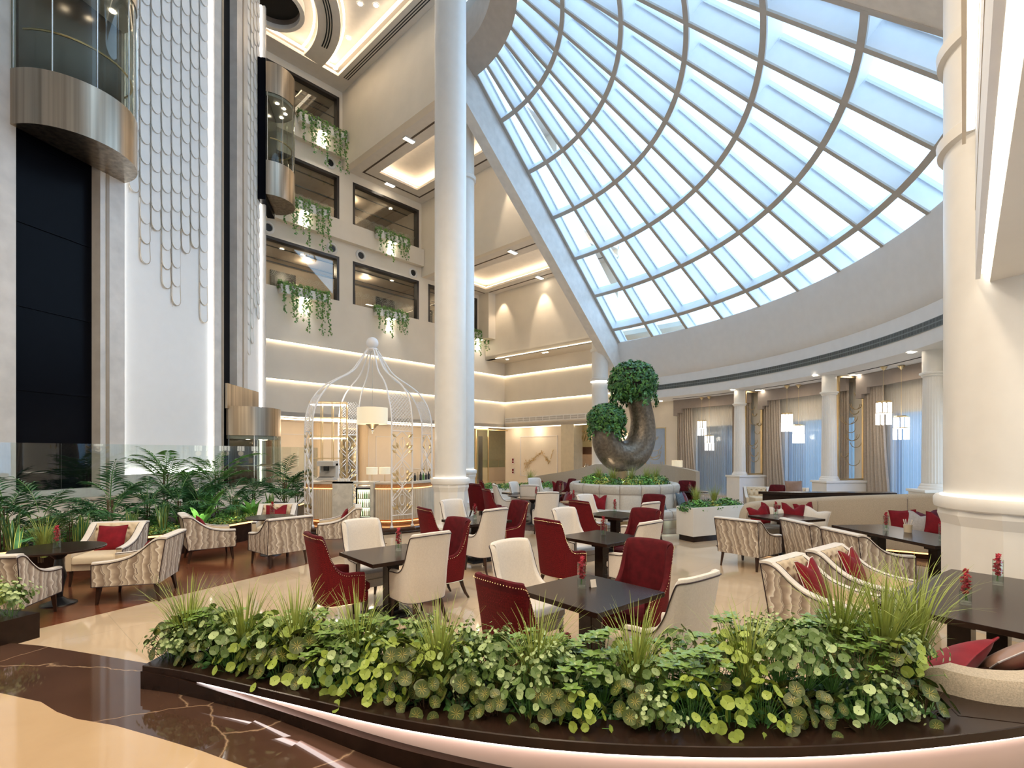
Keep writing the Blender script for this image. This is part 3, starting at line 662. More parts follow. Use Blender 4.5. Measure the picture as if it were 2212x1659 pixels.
def ribcap(a, w=.065, r0=R_IN, r1=RE):
    b = MB(); t = Vector((-sin(rad(a)), cos(rad(a)), 0)); vs = []
    for r in (r0, r1):
        p = Vector(cp(a, r)); nrm = Vector((.64*cos(rad(a)), .64*sin(rad(a)), .768))
        for s, q in ((-1, -.012), (1, -.012), (1, .03), (-1, .03)): vs.append(p+t*w*s+nrm*q)
    b.add(vs, [(0, 1, 2, 3), (7, 6, 5, 4), (0, 4, 5, 1), (1, 5, 6, 2), (2, 6, 7, 3), (3, 7, 4, 0)]); return b
for i, a in enumerate(angs):
    o = rib(a).build('rib', frameblue, sk); ribcap(a).build('rib_cap', taupe, o)
nn = lambda a: Vector((.64*cos(rad(a)), .64*sin(rad(a)), .768))
for j, r in enumerate(RR):
    b = MB(); c = MB(); L = []; LC = []
    K = 44
    for k in range(K+1):
        a = A0+(A1-A0)*k/K; e = Vector((cos(rad(a)), sin(rad(a)), -.8319)).normalized(); p = Vector(cp(a, r)); n = nn(a)
        L.append([p-e*.04, p+e*.04, p+e*.04+n*DEP, p-e*.04+n*DEP]); LC.append([p-e*.075-n*.014, p+e*.075-n*.014, p+e*.075+n*.03, p-e*.075+n*.03])
    b.loops(L); c.loops(LC); o = b.build('purlin', frameblue, sk); c.build('purlin_cap', taupe, o)
rr = [R_IN]+RR+[RE+.6]
for i in range(len(angs)-1):                               # glass bays, one pane strip per bay
    b = MB(); d = Vector((0, 0, 0))
    for j in range(len(rr)-1):
        q = []
        for a, r in ((angs[i], rr[j]), (angs[i], rr[j+1]), (angs[i+1], rr[j+1]), (angs[i+1], rr[j])): q.append(Vector(cp(a, r))+nn(a)*(DEP-.08))
        b.add(q, [(0, 1, 2, 3)])
        m = (q[0]+q[2])/2
    b.build('glass_pane', glasssky, sk)
    b = MB()                                              # inner glazing frame line on both sides of each bay
    for a, s in ((angs[i], -1), (angs[i+1], 1)):
        t = Vector((-sin(rad(a)), cos(rad(a)), 0))*s
        for j in range(len(rr)-1):
            p = Vector(cp(a, rr[j]+.06))+nn(a)*(DEP-.16)+t*.075; q = Vector(cp(a, rr[j+1]-.06))+nn(a)*(DEP-.16)+t*.075
            n = nn(a)*.05; w = t*.03
            b.add([p, q, q+n, p+n, p+w, q+w, q+w+n, p+w+n], [(0, 1, 2, 3), (7, 6, 5, 4), (0, 4, 5, 1), (1, 5, 6, 2), (2, 6, 7, 3), (3, 7, 4, 0)])
    b.build('glazing_bead', mat('white glazing bead', (.7, .76, .82), .4, var=.02) if 'white glazing bead' not in MATS else MATS['white glazing bead'], sk)
# slanted edge beams
def edge_beam(a, side, name, lab, r0=3.2, r1=RE+.35, w=.45, h=2.2, dz=-1.5):
    b = MB(); t = Vector((-sin(rad(a)), cos(rad(a)), 0))*side; vs = []
    for r in (r0, r1):
        p = Vector(cp(a, r))+Vector((0, 0, dz)); t0 = t*.06
        vs += [p+t0, p+t0+t*w, p+t0+t*w+Vector((0, 0, h-dz)), p+t0+Vector((0, 0, h-dz))]
    b.add(vs, [(0, 1, 2, 3), (7, 6, 5, 4), (0, 4, 5, 1), (1, 5, 6, 2), (2, 6, 7, 3), (3, 7, 4, 0)])
    o = b.build(name, white); struct(o, lab); return o
edge_beam(A0, 1, 'trim_beam_left', 'slanted white edge beam of the skylight'); edge_beam(A1, -1, 'trim_beam_right', 'slanted edge beam over the right column', w=1.3, dz=0)
# tall wall above left beam up to the stepped ceilings
b = MB(); b.ubox(U1, UB+.3, VB-.1, VB, L2+.0, L0+.6) if False else b.ubox(U1, UB+.3, VB-.06, VB, L1, L0+.6)
struct(b.build('wall_above_beam', creamw))
# upper ring
b = MB(); b.lathe([(3.85, 15.95), (4.6, 15.45), (4.6, 17.4), (3.85, 17.4), (3.85, 15.95)], CX, CY, 60, a0=rad(A1-6), a1=rad(A0+8))
struct(b.build('trim_ring', mat('ring beam plaster', (.55, .50, .45), .5), smooth=False))
b = MB(); b.lathe([(3.9, 17.0), (0.05, 19.3)], CX, CY, 24, a0=rad(A1-6), a1=rad(A0+8)); 
struct(b.build('window_ring', glasssky))
# curved fascia (concave cove), band, ceiling ring, window wall
prof = [(RE+1.2, 7.52), (RE+.02, 7.50), (RE, ZS(RE)+.02), (RE+.05, 7.2), (RE+.14, 6.8), (RE+.26, 6.35), (RE+.36, 5.95), (RE+.45, 5.62), (RE+.47, 5.60), (RE+.47, 4.62), (RE+.52, 4.6), (16.65, 4.6)]
b = MB(); b.lathe(prof, CX, CY, 110, a0=rad(-60), a1=rad(48.5)); struct(b.build('wall_fascia', creamw, smooth=True))
t = thing('curved_air_grille', 'long curved black air grille on the pale fascia under the skylight', 'vent', (CX, CY, 0))
b = MB(); r = RE+.465; b.lathe([(r, 4.98), (r-.015, 4.98), (r-.015, 5.22), (r, 5.22)], 0, 0, 90, a0=rad(-45), a1=rad(46)); b.build('frame', mat('grey grille frame', (.22, .25, .25), .5), t)
b = MB(); r -= .018
for k in range(520):
    a = rad(-45)+rad(91)*k/520; da = rad(91)/520*.55
    for z0, z1 in ((4.995, 5.085), (5.115, 5.205)):
        b.add([(r*cos(a), r*sin(a), z0), (r*cos(a+da), r*sin(a+da), z0), (r*cos(a+da), r*sin(a+da), z1), (r*cos(a), r*sin(a), z1)], [(0, 1, 2, 3)])
b.build('louvre', blackm, t)
# roof over the gallery
b = MB(); b.prism([(-16, -6.5), (10, -6.5), (10, 5.2), (7.2, 6.0), (2, 7.9), (-16, 7.9)], 9.4, 9.6); struct(b.build('ceiling_gallery', ceilm))
b = MB(); b.box(-16, 14, -6.7, -6.5, -.2, 9.6); struct(b.build('wall_behind', cream))
b = MB(); b.box(-16.2, -16, -6.5, 40, -.2, 21); struct(b.build('wall_west', creamw))
b = MB(); b.box(-16, 3.3, 7.8, 8.0, 9.5, L0+.7); struct(b.build('wall_above_gallery', creamw))
b = MB(); b.box(10.2, 10.4, -6.5, 2, -.2, 9.6); struct(b.build('wall_east', cream))
for k in range(len(FILL_LAMPS)):
    x, y = FILL_LAMPS[k]; m = MB(); m.lathe([(.62, 0), (.62, .05), (.52, .05), (.52, 0)], seg=24); tag(m.build('fill_lamp_rim', white, loc=(x, y, 9.35)), 'round rim of added fill lamp, '+nth(k)+' of those over the entrance gallery', 'ceiling light', 'added gallery fill lamps')  # rims for the added fill lamps overhead, out of view

# ================================================================ WINDOW WALL ON THE ARC
RW = 16.6
FA = [24.5, 8.6, -7.0, -22.8]
def pol(r, a, z=0): return (CX+r*cos(rad(a)), CY+r*sin(rad(a)), z)
def arcbox(b, r0, r1, a0, a1, z0, z1, n=8, mi=0):
    L = []
    for k in range(n+1):
        a = a0+(a1-a0)*k/n; p, q = pol(r0, a), pol(r1, a)
        L.append([(p[0], p[1], z0), (q[0], q[1], z0), (q[0], q[1], z1), (p[0], p[1], z1)])
    return b.loops(L, mi)
bays = [(39.0, 25.6), (23.2, 9.8), (7.4, -6.0), (-8.2, -21.8)]
b = MB()
arcbox(b, RW, RW+.3, 54.5, 39.0, 0, 4.6, 14)
for k, (a, c) in enumerate(bays):
    w0, w1 = a-2.6, c+.2
    arcbox(b, RW, RW+.3, a, w0, 0, 4.6, 3); arcbox(b, RW, RW+.3, w0, w1, 3.25, 4.6); arcbox(b, RW, RW+.3, w0, w1, 0, .12)
    nx = bays[k+1][0] if k+1 < len(bays) else c-4
    arcbox(b, RW, RW+.3, w1, nx, 0, 4.6, 3)
arcbox(b, RW, RW+.3, -25.8, -45, 0, 4.6)
struct(b.build('wall_windows', cream))
NAMES = ['farthest', 'middle', 'nearest']
for k, (a, c) in enumerate(bays[:3]):
    w0, w1 = a-2.6, c+.2
    t = bpy.data.objects.new('window_%d' % (11+k), None); COL.objects.link(t); struct(t)
    b = MB(); arcbox(b, RW+.2, RW+.24, w0, w1, .12, 3.25); b.build('glass_pane', glassday, t)
    b = MB(); arcbox(b, RW+.15, RW+.26, w0, w0-.3, .12, 3.25, 1); arcbox(b, RW+.15, RW+.26, w1+.3, w1, .12, 3.25, 1); arcbox(b, RW+.15, RW+.26, (w0+w1)/2+.1, (w0+w1)/2-.1, .12, 3.25, 1); b.build('window_frame', darkm, t)
    # sheer
    R = random.Random(k)
    def fold(a0, a1, rbase, amp, n, z0, z1, flare=0.):
        m = MB(); seg = n*8
        def fn(i, j):
            z = z0+(z1-z0)*j; aa = a0+(a1-a0)*i; r = rbase+amp*sin(2*pi*n*i+.6*sin(7*i))*(1-.3*j)+amp*.4*sin(2*pi*n*2.3*i)
            aa += flare*(1-j)**2*i
            return pol(r, aa, z)
        m.grid(fn, seg, 6); return m
    s = fold(a-.4, c+.1, RW-.10, .022, 34, .03, 4.45).build('sheer_curtain', sheer, smooth=True); tag(s, 'sheer white voile curtain glowing blue in the %s window bay' % NAMES[k], 'curtain')
    d = fold(a+.5, a-2.3, RW-.22, .045, 7, .02, 4.25, -1.2).build('drape', curt, smooth=True); tag(d, 'taupe pleated drape at the left of the %s window bay' % NAMES[k], 'curtain')
    d2 = fold(c+3.6, c+.35, RW-.20, .045, 8, .02, 4.25, 0).build('drape', curt, smooth=True); tag(d2, 'taupe pleated drape at the right end of the %s window bay, behind the gold screen' % NAMES[k], 'curtain')
    m = MB(); arcbox(m, RW-.40, RW-.28, a+.9, c-.05, 4.15, 4.59); arcbox(m, RW-.40, RW-.28, a+.9, a-.7, 3.95, 4.15, 3); arcbox(m, RW-.40, RW-.28, a+.9, a+.1, 3.82, 3.95, 2); arcbox(m, RW-.30, RW, a+.9, a+.8, 3.82, 4.59, 2)
    tag(m.build('pelmet', curtg), 'stepped taupe fabric pelmet above the %s window bay' % NAMES[k], 'pelmet')
# fluted columns on pedestal walls with swag screens
RC = 15.27
def fluted(a, lab, lab2, lab3, sd):
    t = thing('fluted_column', lab, 'column', pol(RC, a)); 
    b = MB(); fl = lambda an, z: 1-.035*abs(sin(an*12)) ; b.lathe([(.235, 1.22), (.225, 2.3), (.205, 3.92)], seg=96, mod=fl); b.build('shaft', whitecol, t, False)
    b = MB(); b.lathe([(.30, 1.07), (.30, 1.12), (.27, 1.15), (.27, 1.18), (.24, 1.22)], seg=32); b.build('base', whitecol, t, True)
    b = MB(); b.lathe([(.205, 3.92), (.24, 3.95), (.24, 3.98), (.28, 4.0), (.28, 4.04), (.22, 4.06), (.22, 4.6)], seg=32); b.build('capital', whitecol, t, True)
    pd = MB(); ca, sa = cos(rad(a)), sin(rad(a))
    o = thing('pedestal_wall', lab2, 'low wall', pol(RC, a), rad(a))
    pd.box(-.38, 1.5, -.33, .33, 0, 1.0); pd.build('body', whitecol, o, bev=.01); pd = MB(); pd.box(-.42, 1.5, -.37, .37, 1.0, 1.07); pd.build('cap', whitecol, o, bev=.01)
    screen('gold_screen', lab3, 1.0, 4.58, 9, pol(RC+.32, a), rad(a), None, seed=sd, z0=1.08)
for k, (a, nm) in enumerate(zip(FA[:3], ('farthest', 'middle', 'nearest'))):
    fluted(a, '%s white fluted column on the window side' % nm, 'white pedestal wall under the %s fluted column' % nm, 'gold framed swag screen beside the %s fluted column' % nm, 11+k)
# crystal pendants
def pendant(rad_=.17, h=.62, drop=1.5):
    t = thing('crystal_pendant', 'x', 'pendant lamp', group='crystal pendants in front of the curtains')
    b = MB()
    for k in range(9):
        a = 2*pi*k/9
        for z0, z1, r in ((-.02, -h*.52, rad_), (-h*.5, -h, rad_*1.03)):
            x, y = r*cos(a+z0), r*sin(a+z0); b.tube([(x, y, z0), (x, y, z1)], .03, 6)
    b.build('crystal', crystal, t)
    b = MB(); b.lathe([(rad_+.02, 0), (rad_+.02, .03), (rad_-.0, .03), (rad_, 0)], seg=20); b.lathe([(rad_+.035, -h*.5), (rad_+.035, -h*.47)], seg=20); b.build('ring', gold, t)
    b = MB(); b.tube([(0, 0, .02), (0, 0, drop)], .005, 5); b.build('cable', gold, t)
    b = MB(); b.lathe([(.0, drop-.12), (.03, drop-.1), (.10, drop), (0, drop)], seg=16); b.build('canopy', gold, t, True)
    return t
PEN = [(1516, 4.6, 925, 858, 'farthest window bay, left and higher'), (1532, 4.6, 957, 860, 'farthest window bay, right and lower'), (1700, 4.6, 913, 832, 'middle window bay, left and higher'), (1725, 4.6, 938, 832, 'middle window bay, right and lower'), (1909, 4.6, 893, 791, 'nearest window bay, left and higher'), (1947, 4.6, 925, 792, 'nearest window bay, right and lower')]
for x, z, yc, yt, lab in PEN:
    p = gp(x, yt, 4.6); t_ = 1.0
    while hypot(p[0]*t_-CX, p[1]*t_-CY) > 16.02: t_ -= .004
    p = (p[0]*t_, p[1]*t_, 4.6); zc = 2+(HZ-yc)*p[1]/F_PX; t = pendant(.17, .68, 4.58-(zc+.34)); t.location = (p[0], p[1], zc+.34); t['label'] = 'lit crystal rod pendant of the '+lab+' one of its pair'
    point_lamp('pendant_bulb', (p[0], p[1], zc-.5), 1.5, .15)
for x, y, lab in ((1969, 761, 'beside the capital of the nearest fluted column'), (1761, 811, 'left of the middle fluted column'), (1583, 842, 'left of the farthest fluted column'), (1841, 810, 'left of a pair right of the middle fluted column'), (1853, 810, 'right of a pair right of the middle fluted column'), (1636, 843, 'left of a pair right of the farthest fluted column'), (1645, 843, 'right of a pair right of the farthest fluted column'), (1428, 866, 'at the left end of the curved ceiling')):
    place(dl, USED, (*gp(x, y, 4.6)[:2], 4.595), 0, 'recessed downlight '+lab, sc=.8)
for k in range(4):
    a = FA[k]; p = pol(RC-.15, a+.9); spot_lamp('column_washer', (p[0], p[1], 4.55), (pol(RC, a)[0], pol(RC, a)[1], 2.0), 14, 60, r=.03)
    q = pol(15.3, a+7.8); area_lamp('bay_lamp', (q[0], q[1], 4.5), .25, 12, WARM)
b = MB()
for k, (a, c) in enumerate(bays[:3]): arcbox(b, 15.55, 15.59, a-.5, c+.8, 4.585, 4.6, 8)
struct(b.build('trim_track', blackm))
# opening with screen and lit shelves left of the window bays
p = pol(RW-.06, 41.6); screen('gold_screen', 'gold swag screen in the far wall right of the knotted sculpture', 1.15, 3.3, 8, pol(RW-.08, 46.2), rad(46.2-90+2.5), mat('blue grey pane', (.35, .45, .62), .3), seed=31, z0=.1)
t = thing('lit_shelf', 'brightly lit bottle shelf seen right of the knotted sculpture', 'shelf', pol(RW-.25, 49.3), rad(49.3-90))
b = MB(); b.box(-.5, .5, 0, .2, 0, .8); b.box(-.5, .5, .15, .2, .8, 3.2); b.build('case', creamf, t)
b = MB()
for z in (1.2, 1.6, 2.0, 2.4, 2.8): b.box(-.45, .45, 0, .16, z, z+.03)
b.build('shelf_board', ledw, t)
# ================================================================ BIG COLUMNS
def big_column(lab, x, y, h, cap=None, band=True, r=.40, ph=0.):
    t = thing('round_column', lab, 'column', (x, y, 0))
    b = MB(); b.lathe([(r, 1.37+ph), (r, h)], seg=48); b.build('shaft', whitecol, t, True)
    b = MB(); b.lathe([(r+.16, 0), (r+.16, .16), (r+.06, .22), (r+.03, .32), (r+.03, 1.02+ph), (r+.07, 1.14+ph), (r+.06, 1.22+ph)], seg=12); b.build('pedestal', whitecol, t)
    b = MB(); b.lathe([(k_[0], k_[1]+ph) for k_ in [(r+.05, 1.20), (r+.09, 1.22), (r+.10, 1.26), (r+.10, 1.33), (r+.08, 1.36), (r-.01, 1.36)]], seg=48); b.build('pedestal_cap', whitecol, t, True)
    b = MB(); b.lathe([(k_[0], k_[1]+ph) for k_ in [(r+.01, 1.362), (r+.035, 1.362), (r+.035, 1.372), (r+.01, 1.372), (r+.01, 1.362)]], seg=48); b.build('led_ring', ledring, t)
    if cap:
        for z in cap:
            b = MB(); b.lathe([(r, z-.16), (r+.06, z-.13), (r+.07, z), (r+.05, z+.02), (r, z+.03)], seg=48); b.build('collar', whitecol, t, True)
    return t
big_column('tallest white round column in the centre left of the lounge', -1.57, 13.0, 17.6)
big_column('slim white round column right behind the tallest column', -1.83, 19.3, 15.2, cap=(14.5, 12.4))
big_column('white round column behind the knotted sculpture at the foot of the slanted beam', 4.35, 25.2, 8.8, cap=(7.1, 5.65), r=.40)
big_column('large white round column at the right edge behind the dark dining table', 6.05, 5.95, 9.4, cap=(5.84, 6.97), r=.775, ph=.12)
b = MB(); b.lathe([(.42, 5.48), (.46, 5.48), (.46, 5.52), (.42, 5.52)], 4.35, 25.2, 32); tag(b.build('led_ring', ledw), 'glowing ring on the column behind the sculpture', 'light strip')
# stepped bulkheads with led coves overhead at the right, ending at the wall beside the large column
BA = rad(48.4)
def P_(p, q):
    p *= .828; q *= .828
    return (p*cos(BA)-q*sin(BA), p*sin(BA)+q*cos(BA))
def pbox(b, p0, p1, q0, q1, z0, z1):
    z0 = 2+(z0-2)*.828 if z0 else 0; z1 = 2+(z1-2)*.828 if z1 < 9 else z1
    return b.prism([P_(p0, q0), P_(p1, q0), P_(p1, q1), P_(p0, q1)], z0, z1)
b = MB(); pbox(b, -6, 9.40, -4.2, -.26, 4.30, 9.4); struct(b.build('wall_bulkhead', cream))
b = MB(); pbox(b, -6, 9.38, -.165, -.115, 4.36, 9.4); pbox(b, -6, 9.38, -.26, -.165, 4.75, 9.4); struct(b.build('trim_bulkhead', creamw))
b = MB(); pbox(b, -6, 9.36, -.25, -.175, 4.42, 4.46); tag(b.build('led_strip', ledw), 'widest bright led cove at the upper right edge', 'light strip')
b = MB(); pbox(b, -6, 9.37, -.114, -.110, 5.3, 5.33); tag(b.build('metal_bead', brass), 'thin metal bead between the two bright coves at the upper right', 'trim')
b = MB(); pbox(b, -6, 9.05, -.018, .02, 6.10, 9.4); struct(b.build('wall_bulkhead_upper', cream))
b = MB(); pbox(b, -6, 9.03, -.105, -.025, 6.25, 6.28); tag(b.build('led_strip', ledw), 'narrow bright led cove beside the large right column', 'light strip')
for (x, y) in ((3.0, 1.0), (4.4, 2.4), (5.6, 3.9)):
    m = MB(); m.lathe([(.16, 0), (.16, -.015), (.12, -.015), (.12, 0)], seg=20); tag(m.build('soffit_fill_rim', white, loc=(x, y, 3.898)), 'round rim of added fill lamp in the low soffit, '+{3.0: 'nearest to us', 4.4: 'middle one', 5.6: 'next to the large column'}[x], 'ceiling light')
    area_lamp('soffit_fill_lamp', (x, y, 3.88), .22, 22, (1, .84, .64))  # added fill, warms the right side from the soffit
# ================================================================ ELEVATOR TOWER
TC = (-9.69, 17.13); D1 = (.2588, .9659); D2 = (-.0872, .9962)
TE = (TC[0]+3.5*D2[0], TC[1]+3.5*D2[1])
FRM1 = (TC, rad(-105)); FRM2 = (TC, rad(-85)); FRM3 = (TE, rad(-65)); FRM = (FRM1, FRM2, FRM3)
def fw(frm, x, y, z=0):
    (cx, cy), a = frm; return (cx+x*cos(a)-y*sin(a), cy+x*sin(a)+y*cos(a), z)
def fbox(b, frm, x0, x1, y0, y1, z0, z1): return b.prism([fw(frm, x, y)[:2] for x, y in ((x0, y0), (x1, y0), (x1, y1), (x0, y1))], z0, z1)
ZT = 20.0
c3 = ((-9.92, 20.95), rad(-76))
b = MB(); fbox(b, FRM1, 5.83, 11, -.5, 0, 0, ZT); fbox(b, FRM1, 3.36, 4.0, -.5, 0, 0, ZT); fbox(b, FRM1, 0, .38, -.5, 0, 0, ZT); fbox(b, FRM1, 4.0, 5.83, -.5, 0, 0, 1.1); fbox(b, FRM1, .38, 3.36, -.5, 0, 0, 1.4)
fbox(b, FRM2, -1.86, -.98, -.5, 0, 0, ZT); fbox(b, FRM2, -3.5, -3.38, -.5, .04, 0, ZT)
struct(b.build('wall_tower', stone))
b = MB(); fbox(b, FRM1, .02, .1, 0, .02, 0, ZT); fbox(b, FRM1, 3.78, 3.86, 0, .02, 0, ZT); fbox(b, FRM2, -1.5, -1.42, 0, .02, 0, ZT)
struct(b.build('trim_tower', mat('taupe inlay', (.36, .29, .22), .35)))
b = MB(); fbox(b, FRM1, 4.0, 5.83, -.5, -.3, 1.1, ZT); fbox(b, FRM2, -.98, 0, -.6, -.25, 0, ZT); fbox(b, c3, -.86, .86, -.3, -.02, 12.0, 17.6)
for k in range(10): fbox(b, FRM1, 4.05, 5.78, -.3, -.27, 1.5+k*1.95, 1.56+k*1.95)
struct(b.build('wall_shaft', glossblk))
pwhite = mat('cool white panel', (.90, .90, .90), .5, var=.01)
def scale_panel(frm, x0, x1, zb, ncol, lab, seed, ledL, ledR, name):
    t = thing('scalloped_panel', lab, 'wall panel'); R = random.Random(seed)
    b = MB(); fbox(b, frm, x0, x1, -.32, -.14, zb, ZT); b.build('backing', pwhite, t)
    b = MB(); g = MB(); w = (x1-x0-.34)/ncol
    for c in range(ncol):
        zend = R.choice([5.6, 6.2, 6.9, 7.4, 8.2, 9.0]) if ncol > 4 else R.uniform(4.5, 8); pit = .57; z = zend+(pit/2 if c % 2 else 0)
        xc = x0+.17+w*(c+.5); hw = w*.44
        while z < ZT:
            out = []
            for k in range(9):
                a = pi+pi*k/8; out.append((xc+hw*cos(a), z+hw*1.3+hw*1.3*sin(a)))
            top = z+pit+.12
            pts = [(xc+hw, top)]+[(xc-hw, top)]+out
            y_of = lambda zz: -.135+.038*max(0, 1-(zz-z)/pit)
            F = [fw(frm, px, y_of(pz)+.02, pz) for px, pz in pts]; B = [fw(frm, px, y_of(pz), pz) for px, pz in pts]; n = len(pts)
            b.add(F+B, [tuple(range(n)), tuple(range(2*n-1, n-1, -1))]+[(i, n+i, n+(i+1) % n, (i+1) % n) for i in range(n)])
            g.tube([fw(frm, px, y_of(pz)+.024, pz) for px, pz in pts[1:]+[pts[0]]], .0038 if z > zend+.6 else .009, 4, caps=False)
            z += pit
        g.tube([fw(frm, xc+hw, -.09, zend+.2), fw(frm, xc+hw, -.09, ZT)], .006, 4)
    b.build('scale_tiles', pwhite, t); g.build('scale_edging', mat('champagne edging', (.55, .48, .38), .35, .6) if 'champagne edging' not in MATS else MATS['champagne edging'], t)
    b = MB()
    if ledL: fbox(b, frm, x1-.035, x1-.005, -.13, -.09, zb, ZT)
    if ledR: fbox(b, frm, x0+.005, x0+.03, -.13, -.09, zb, ZT)
    if ledL and ledR: fbox(b, frm, x0, x1, -.13, -.05, zb, zb+.05)
    b.build('led_strip', ledw, t); return t
scale_panel(FRM1, .38, 3.36, 1.4, 8, 'wide white scalloped panel with glowing edges on the elevator tower', 3, 1, 1, 'a')
scale_panel(FRM2, -3.38, -1.86, .4, 4, 'narrow white scalloped panel seen edge-on at the right side of the elevator tower', 6, 0, 1, 'b')
def half(frm, cx, r, prof_r, z0, z1, b, seg=28, yb=0, thick=.03, mi=0):
    L = []
    for k in range(seg+1):
        a = pi*k/seg; x, y = cx+r*cos(a), yb+r*sin(a)*1.0; xi, yi = cx+(r-thick)*cos(a), yb+(r-thick)*sin(a)
        L.append([fw(frm, x, y, z0), fw(frm, xi, yi, z0), fw(frm, xi, yi, z1), fw(frm, x, y, z1)])
    return b.loops(L, mi)
def disc(frm, cx, r, z0, z1, b, seg=28, yb=0):
    P = [fw(frm, cx+r*cos(pi*k/seg), yb+r*sin(pi*k/seg))[:2] for k in range(seg+1)]; b.prism(P, z0, z1)
def elevator(lab, frm, cx, r, z0, top=None, sk=1.25, hgt=2.9, sk0=True):
    t = thing('glass_elevator', lab, 'elevator')
    if sk0:
        b = MB(); half(frm, cx, r, None, z0, z0+sk, b, thick=.04); disc(frm, cx, r-.04, z0+.0, z0+.04, b); b.build('lower_skirt', bronze, t, True)
        zf_ = z0+sk
    else: zf_ = z0
    b = MB(); disc(frm, cx, r-.06, zf_-.05, zf_, b); b.build('car_floor', darkm, t)
    b = MB(); half(frm, cx, r-.02, None, zf_, zf_+hgt, b, thick=.012); b.build('glass_wall', carglass, t, True)
    b = MB()
    for a in (.02, .22, .42, .62, .82, .98):
        x, y = cx+(r-.012)*cos(pi*a), (r-.012)*sin(pi*a); b.tube([fw(frm, x, y, zf_), fw(frm, x, y, zf_+hgt)], .014, 5)
    b.build('mullion', chrome, t)
    b = MB(); b.tube([fw(frm, cx+(r-.12)*cos(pi*k/20), (r-.12)*sin(pi*k/20), zf_+.95) for k in range(1, 20)], .025, 6); b.build('handrail', gold, t)
    b = MB(); disc(frm, cx, r-.04, zf_+hgt-.12, zf_+hgt, b); b.build('car_ceiling', taupe, t)
    b = MB()
    for k in range(4):
        a = pi*(.2+.2*k); c = fw(frm, cx+.6*r*cos(a), .6*r*sin(a), 0); b.lathe([(.07, zf_+hgt-.135), (0, zf_+hgt-.135)], c[0], c[1], 12)
    b.build('car_light', lampw, t)
    b = MB(); fbox(b, frm, cx-r*.9, cx+r*.9, -.02, .05, zf_, zf_+hgt-.12); b.build('back_wall', mat('car back panel', (.10, .075, .06), .2, .4) if 'car back panel' not in MATS else MATS['car back panel'], t)
    if top:
        b = MB(); half(frm, cx, r, None, zf_+hgt, zf_+hgt+top, b, thick=.04); disc(frm, cx, r-.04, zf_+hgt+top-.04, zf_+hgt+top, b); b.build('upper_skirt', bronze, t, True)
    return t
elevator('large curved glass elevator with brushed bronze skirt high at the upper left', FRM1, 4.65, 1.29, 9.35, sk=1.25, top=1.0)
elevator('curved glass elevator at ground level with bronze canopy behind the palms', FRM2, -1.42, 1.27, .6, hgt=2.0, top=1.0, sk0=False)
b = MB(); fbox(b, FRM2, -2.6, -.02, .02, .1, 3.5, 4.35); tag(b.build('header_panel', bronze), 'plain bronze panel above the ground level elevator', 'panel')
elevator('narrow curved glass elevator between the tower and the top balcony windows', c3, 0, .92, 12.2, sk=1.35, hgt=2.7, top=1.2)
# pit wall and glass balustrade
PW = [(-10.9, 6.1), (-10.38, 8.0), (-8.85, 13.7), (-8.35, 15.4), (-7.75, 17.2), (-7.55, 18.9), (-7.8, 20.4), (-8.6, 21.8)]
PW = catmull(PW, 4)
b = MB(); vo = off(PW, .12); vi = off(PW, -.12)
for i in range(len(PW)-1): b.prism([vi[i], vo[i], vo[i+1], vi[i+1]], 0, .95)
struct(b.build('wall_pit', cream))
b = MB(); vo = off(PW, .16); vi = off(PW, -.16)
for i in range(len(PW)-1): b.prism([vi[i], vo[i], vo[i+1], vi[i+1]], .95, 1.0)
struct(b.build('trim_pit', stone2))
vo = off(PW, .008); vi = off(PW, -.008); n = len(PW)-1
t = thing('glass_balustrade', 'curved glass balustrade around the elevator pit behind the palms', 'balustrade')
for i in range(0, n, 4):
    b = MB()
    for j in range(i, min(i+4, n)): b.prism([vi[j], vo[j], vo[j+1], vi[j+1]], 1.0, 2.2)
    b.build('glass_pane', glass, t)
# planting bed with curb
CB = catmull([(-10.4, 5.2), (-8.9, 6.9), (-8.0, 8.2), (-7.15, 9.3), (-6.55, 10.1), (-6.1, 11.6), (-5.85, 12.5), (-5.9, 13.3), (-6.4, 14.6), (-6.6, 16)], 3)
b = MB(); vo = off(CB, .07); vi = off(CB, -.07)
for i in range(len(CB)-1): b.prism([vi[i], vo[i], vo[i+1], vi[i+1]], 0, .44)
tag(b.build('planter_curb', dwood), 'dark wooden curb of the palm bed behind the left armchairs', 'planter')
b = MB(); vo = off(CB, .10); vi = off(CB, .07)
for i in range(len(CB)-1): b.prism([vi[i], vo[i], vo[i+1], vi[i+1]], .40, .43)
tag(b.build('led_strip', ledo), 'amber led line under the edge of the palm bed', 'light strip')
b = MB(); b.prism(CB[::-1] and [(x-.06, y) for x, y in CB]+[(x+.1, y) for x, y in PW[::-1] if y < 17], .3, .40); tag(b.build('soil', soil), 'dark soil of the palm bed beside the elevator pit', 'soil', kind='stuff')

# ================================================================ BIRDCAGE BAR
BC = (-3.92, 14.3); BR = 1.75; BZ = .12
b = MB(); b.lathe([(0, BZ), (2.02, BZ), (2.05, BZ-.03), (2.05, 0)], BC[0], BC[1]+.15, 56); tag(b.build('bar_platform', brownm), 'low round brown marble platform under the birdcage bar', 'platform')
b = MB(); b.lathe([(2.18, .05), (2.22, .03), (2.22, 0)], BC[0], BC[1]+.15, 56); b.lathe([(2.06, .05), (2.18, .05)], BC[0], BC[1]+.15, 56); tag(b.build('platform_step', dwood), 'lower dark step ring around the birdcage bar platform', 'platform')
PR = [(.12, 1.75), (1.4, 1.75), (2.6, 1.75), (3.0, 1.72), (3.4, 1.58), (3.75, 1.32), (3.98, 1.0), (4.13, .74), (4.30, .53), (4.55, .36), (4.80, .20), (4.92, .10)]
PRS = catmull([(a, r) for a, r in PR], 5)
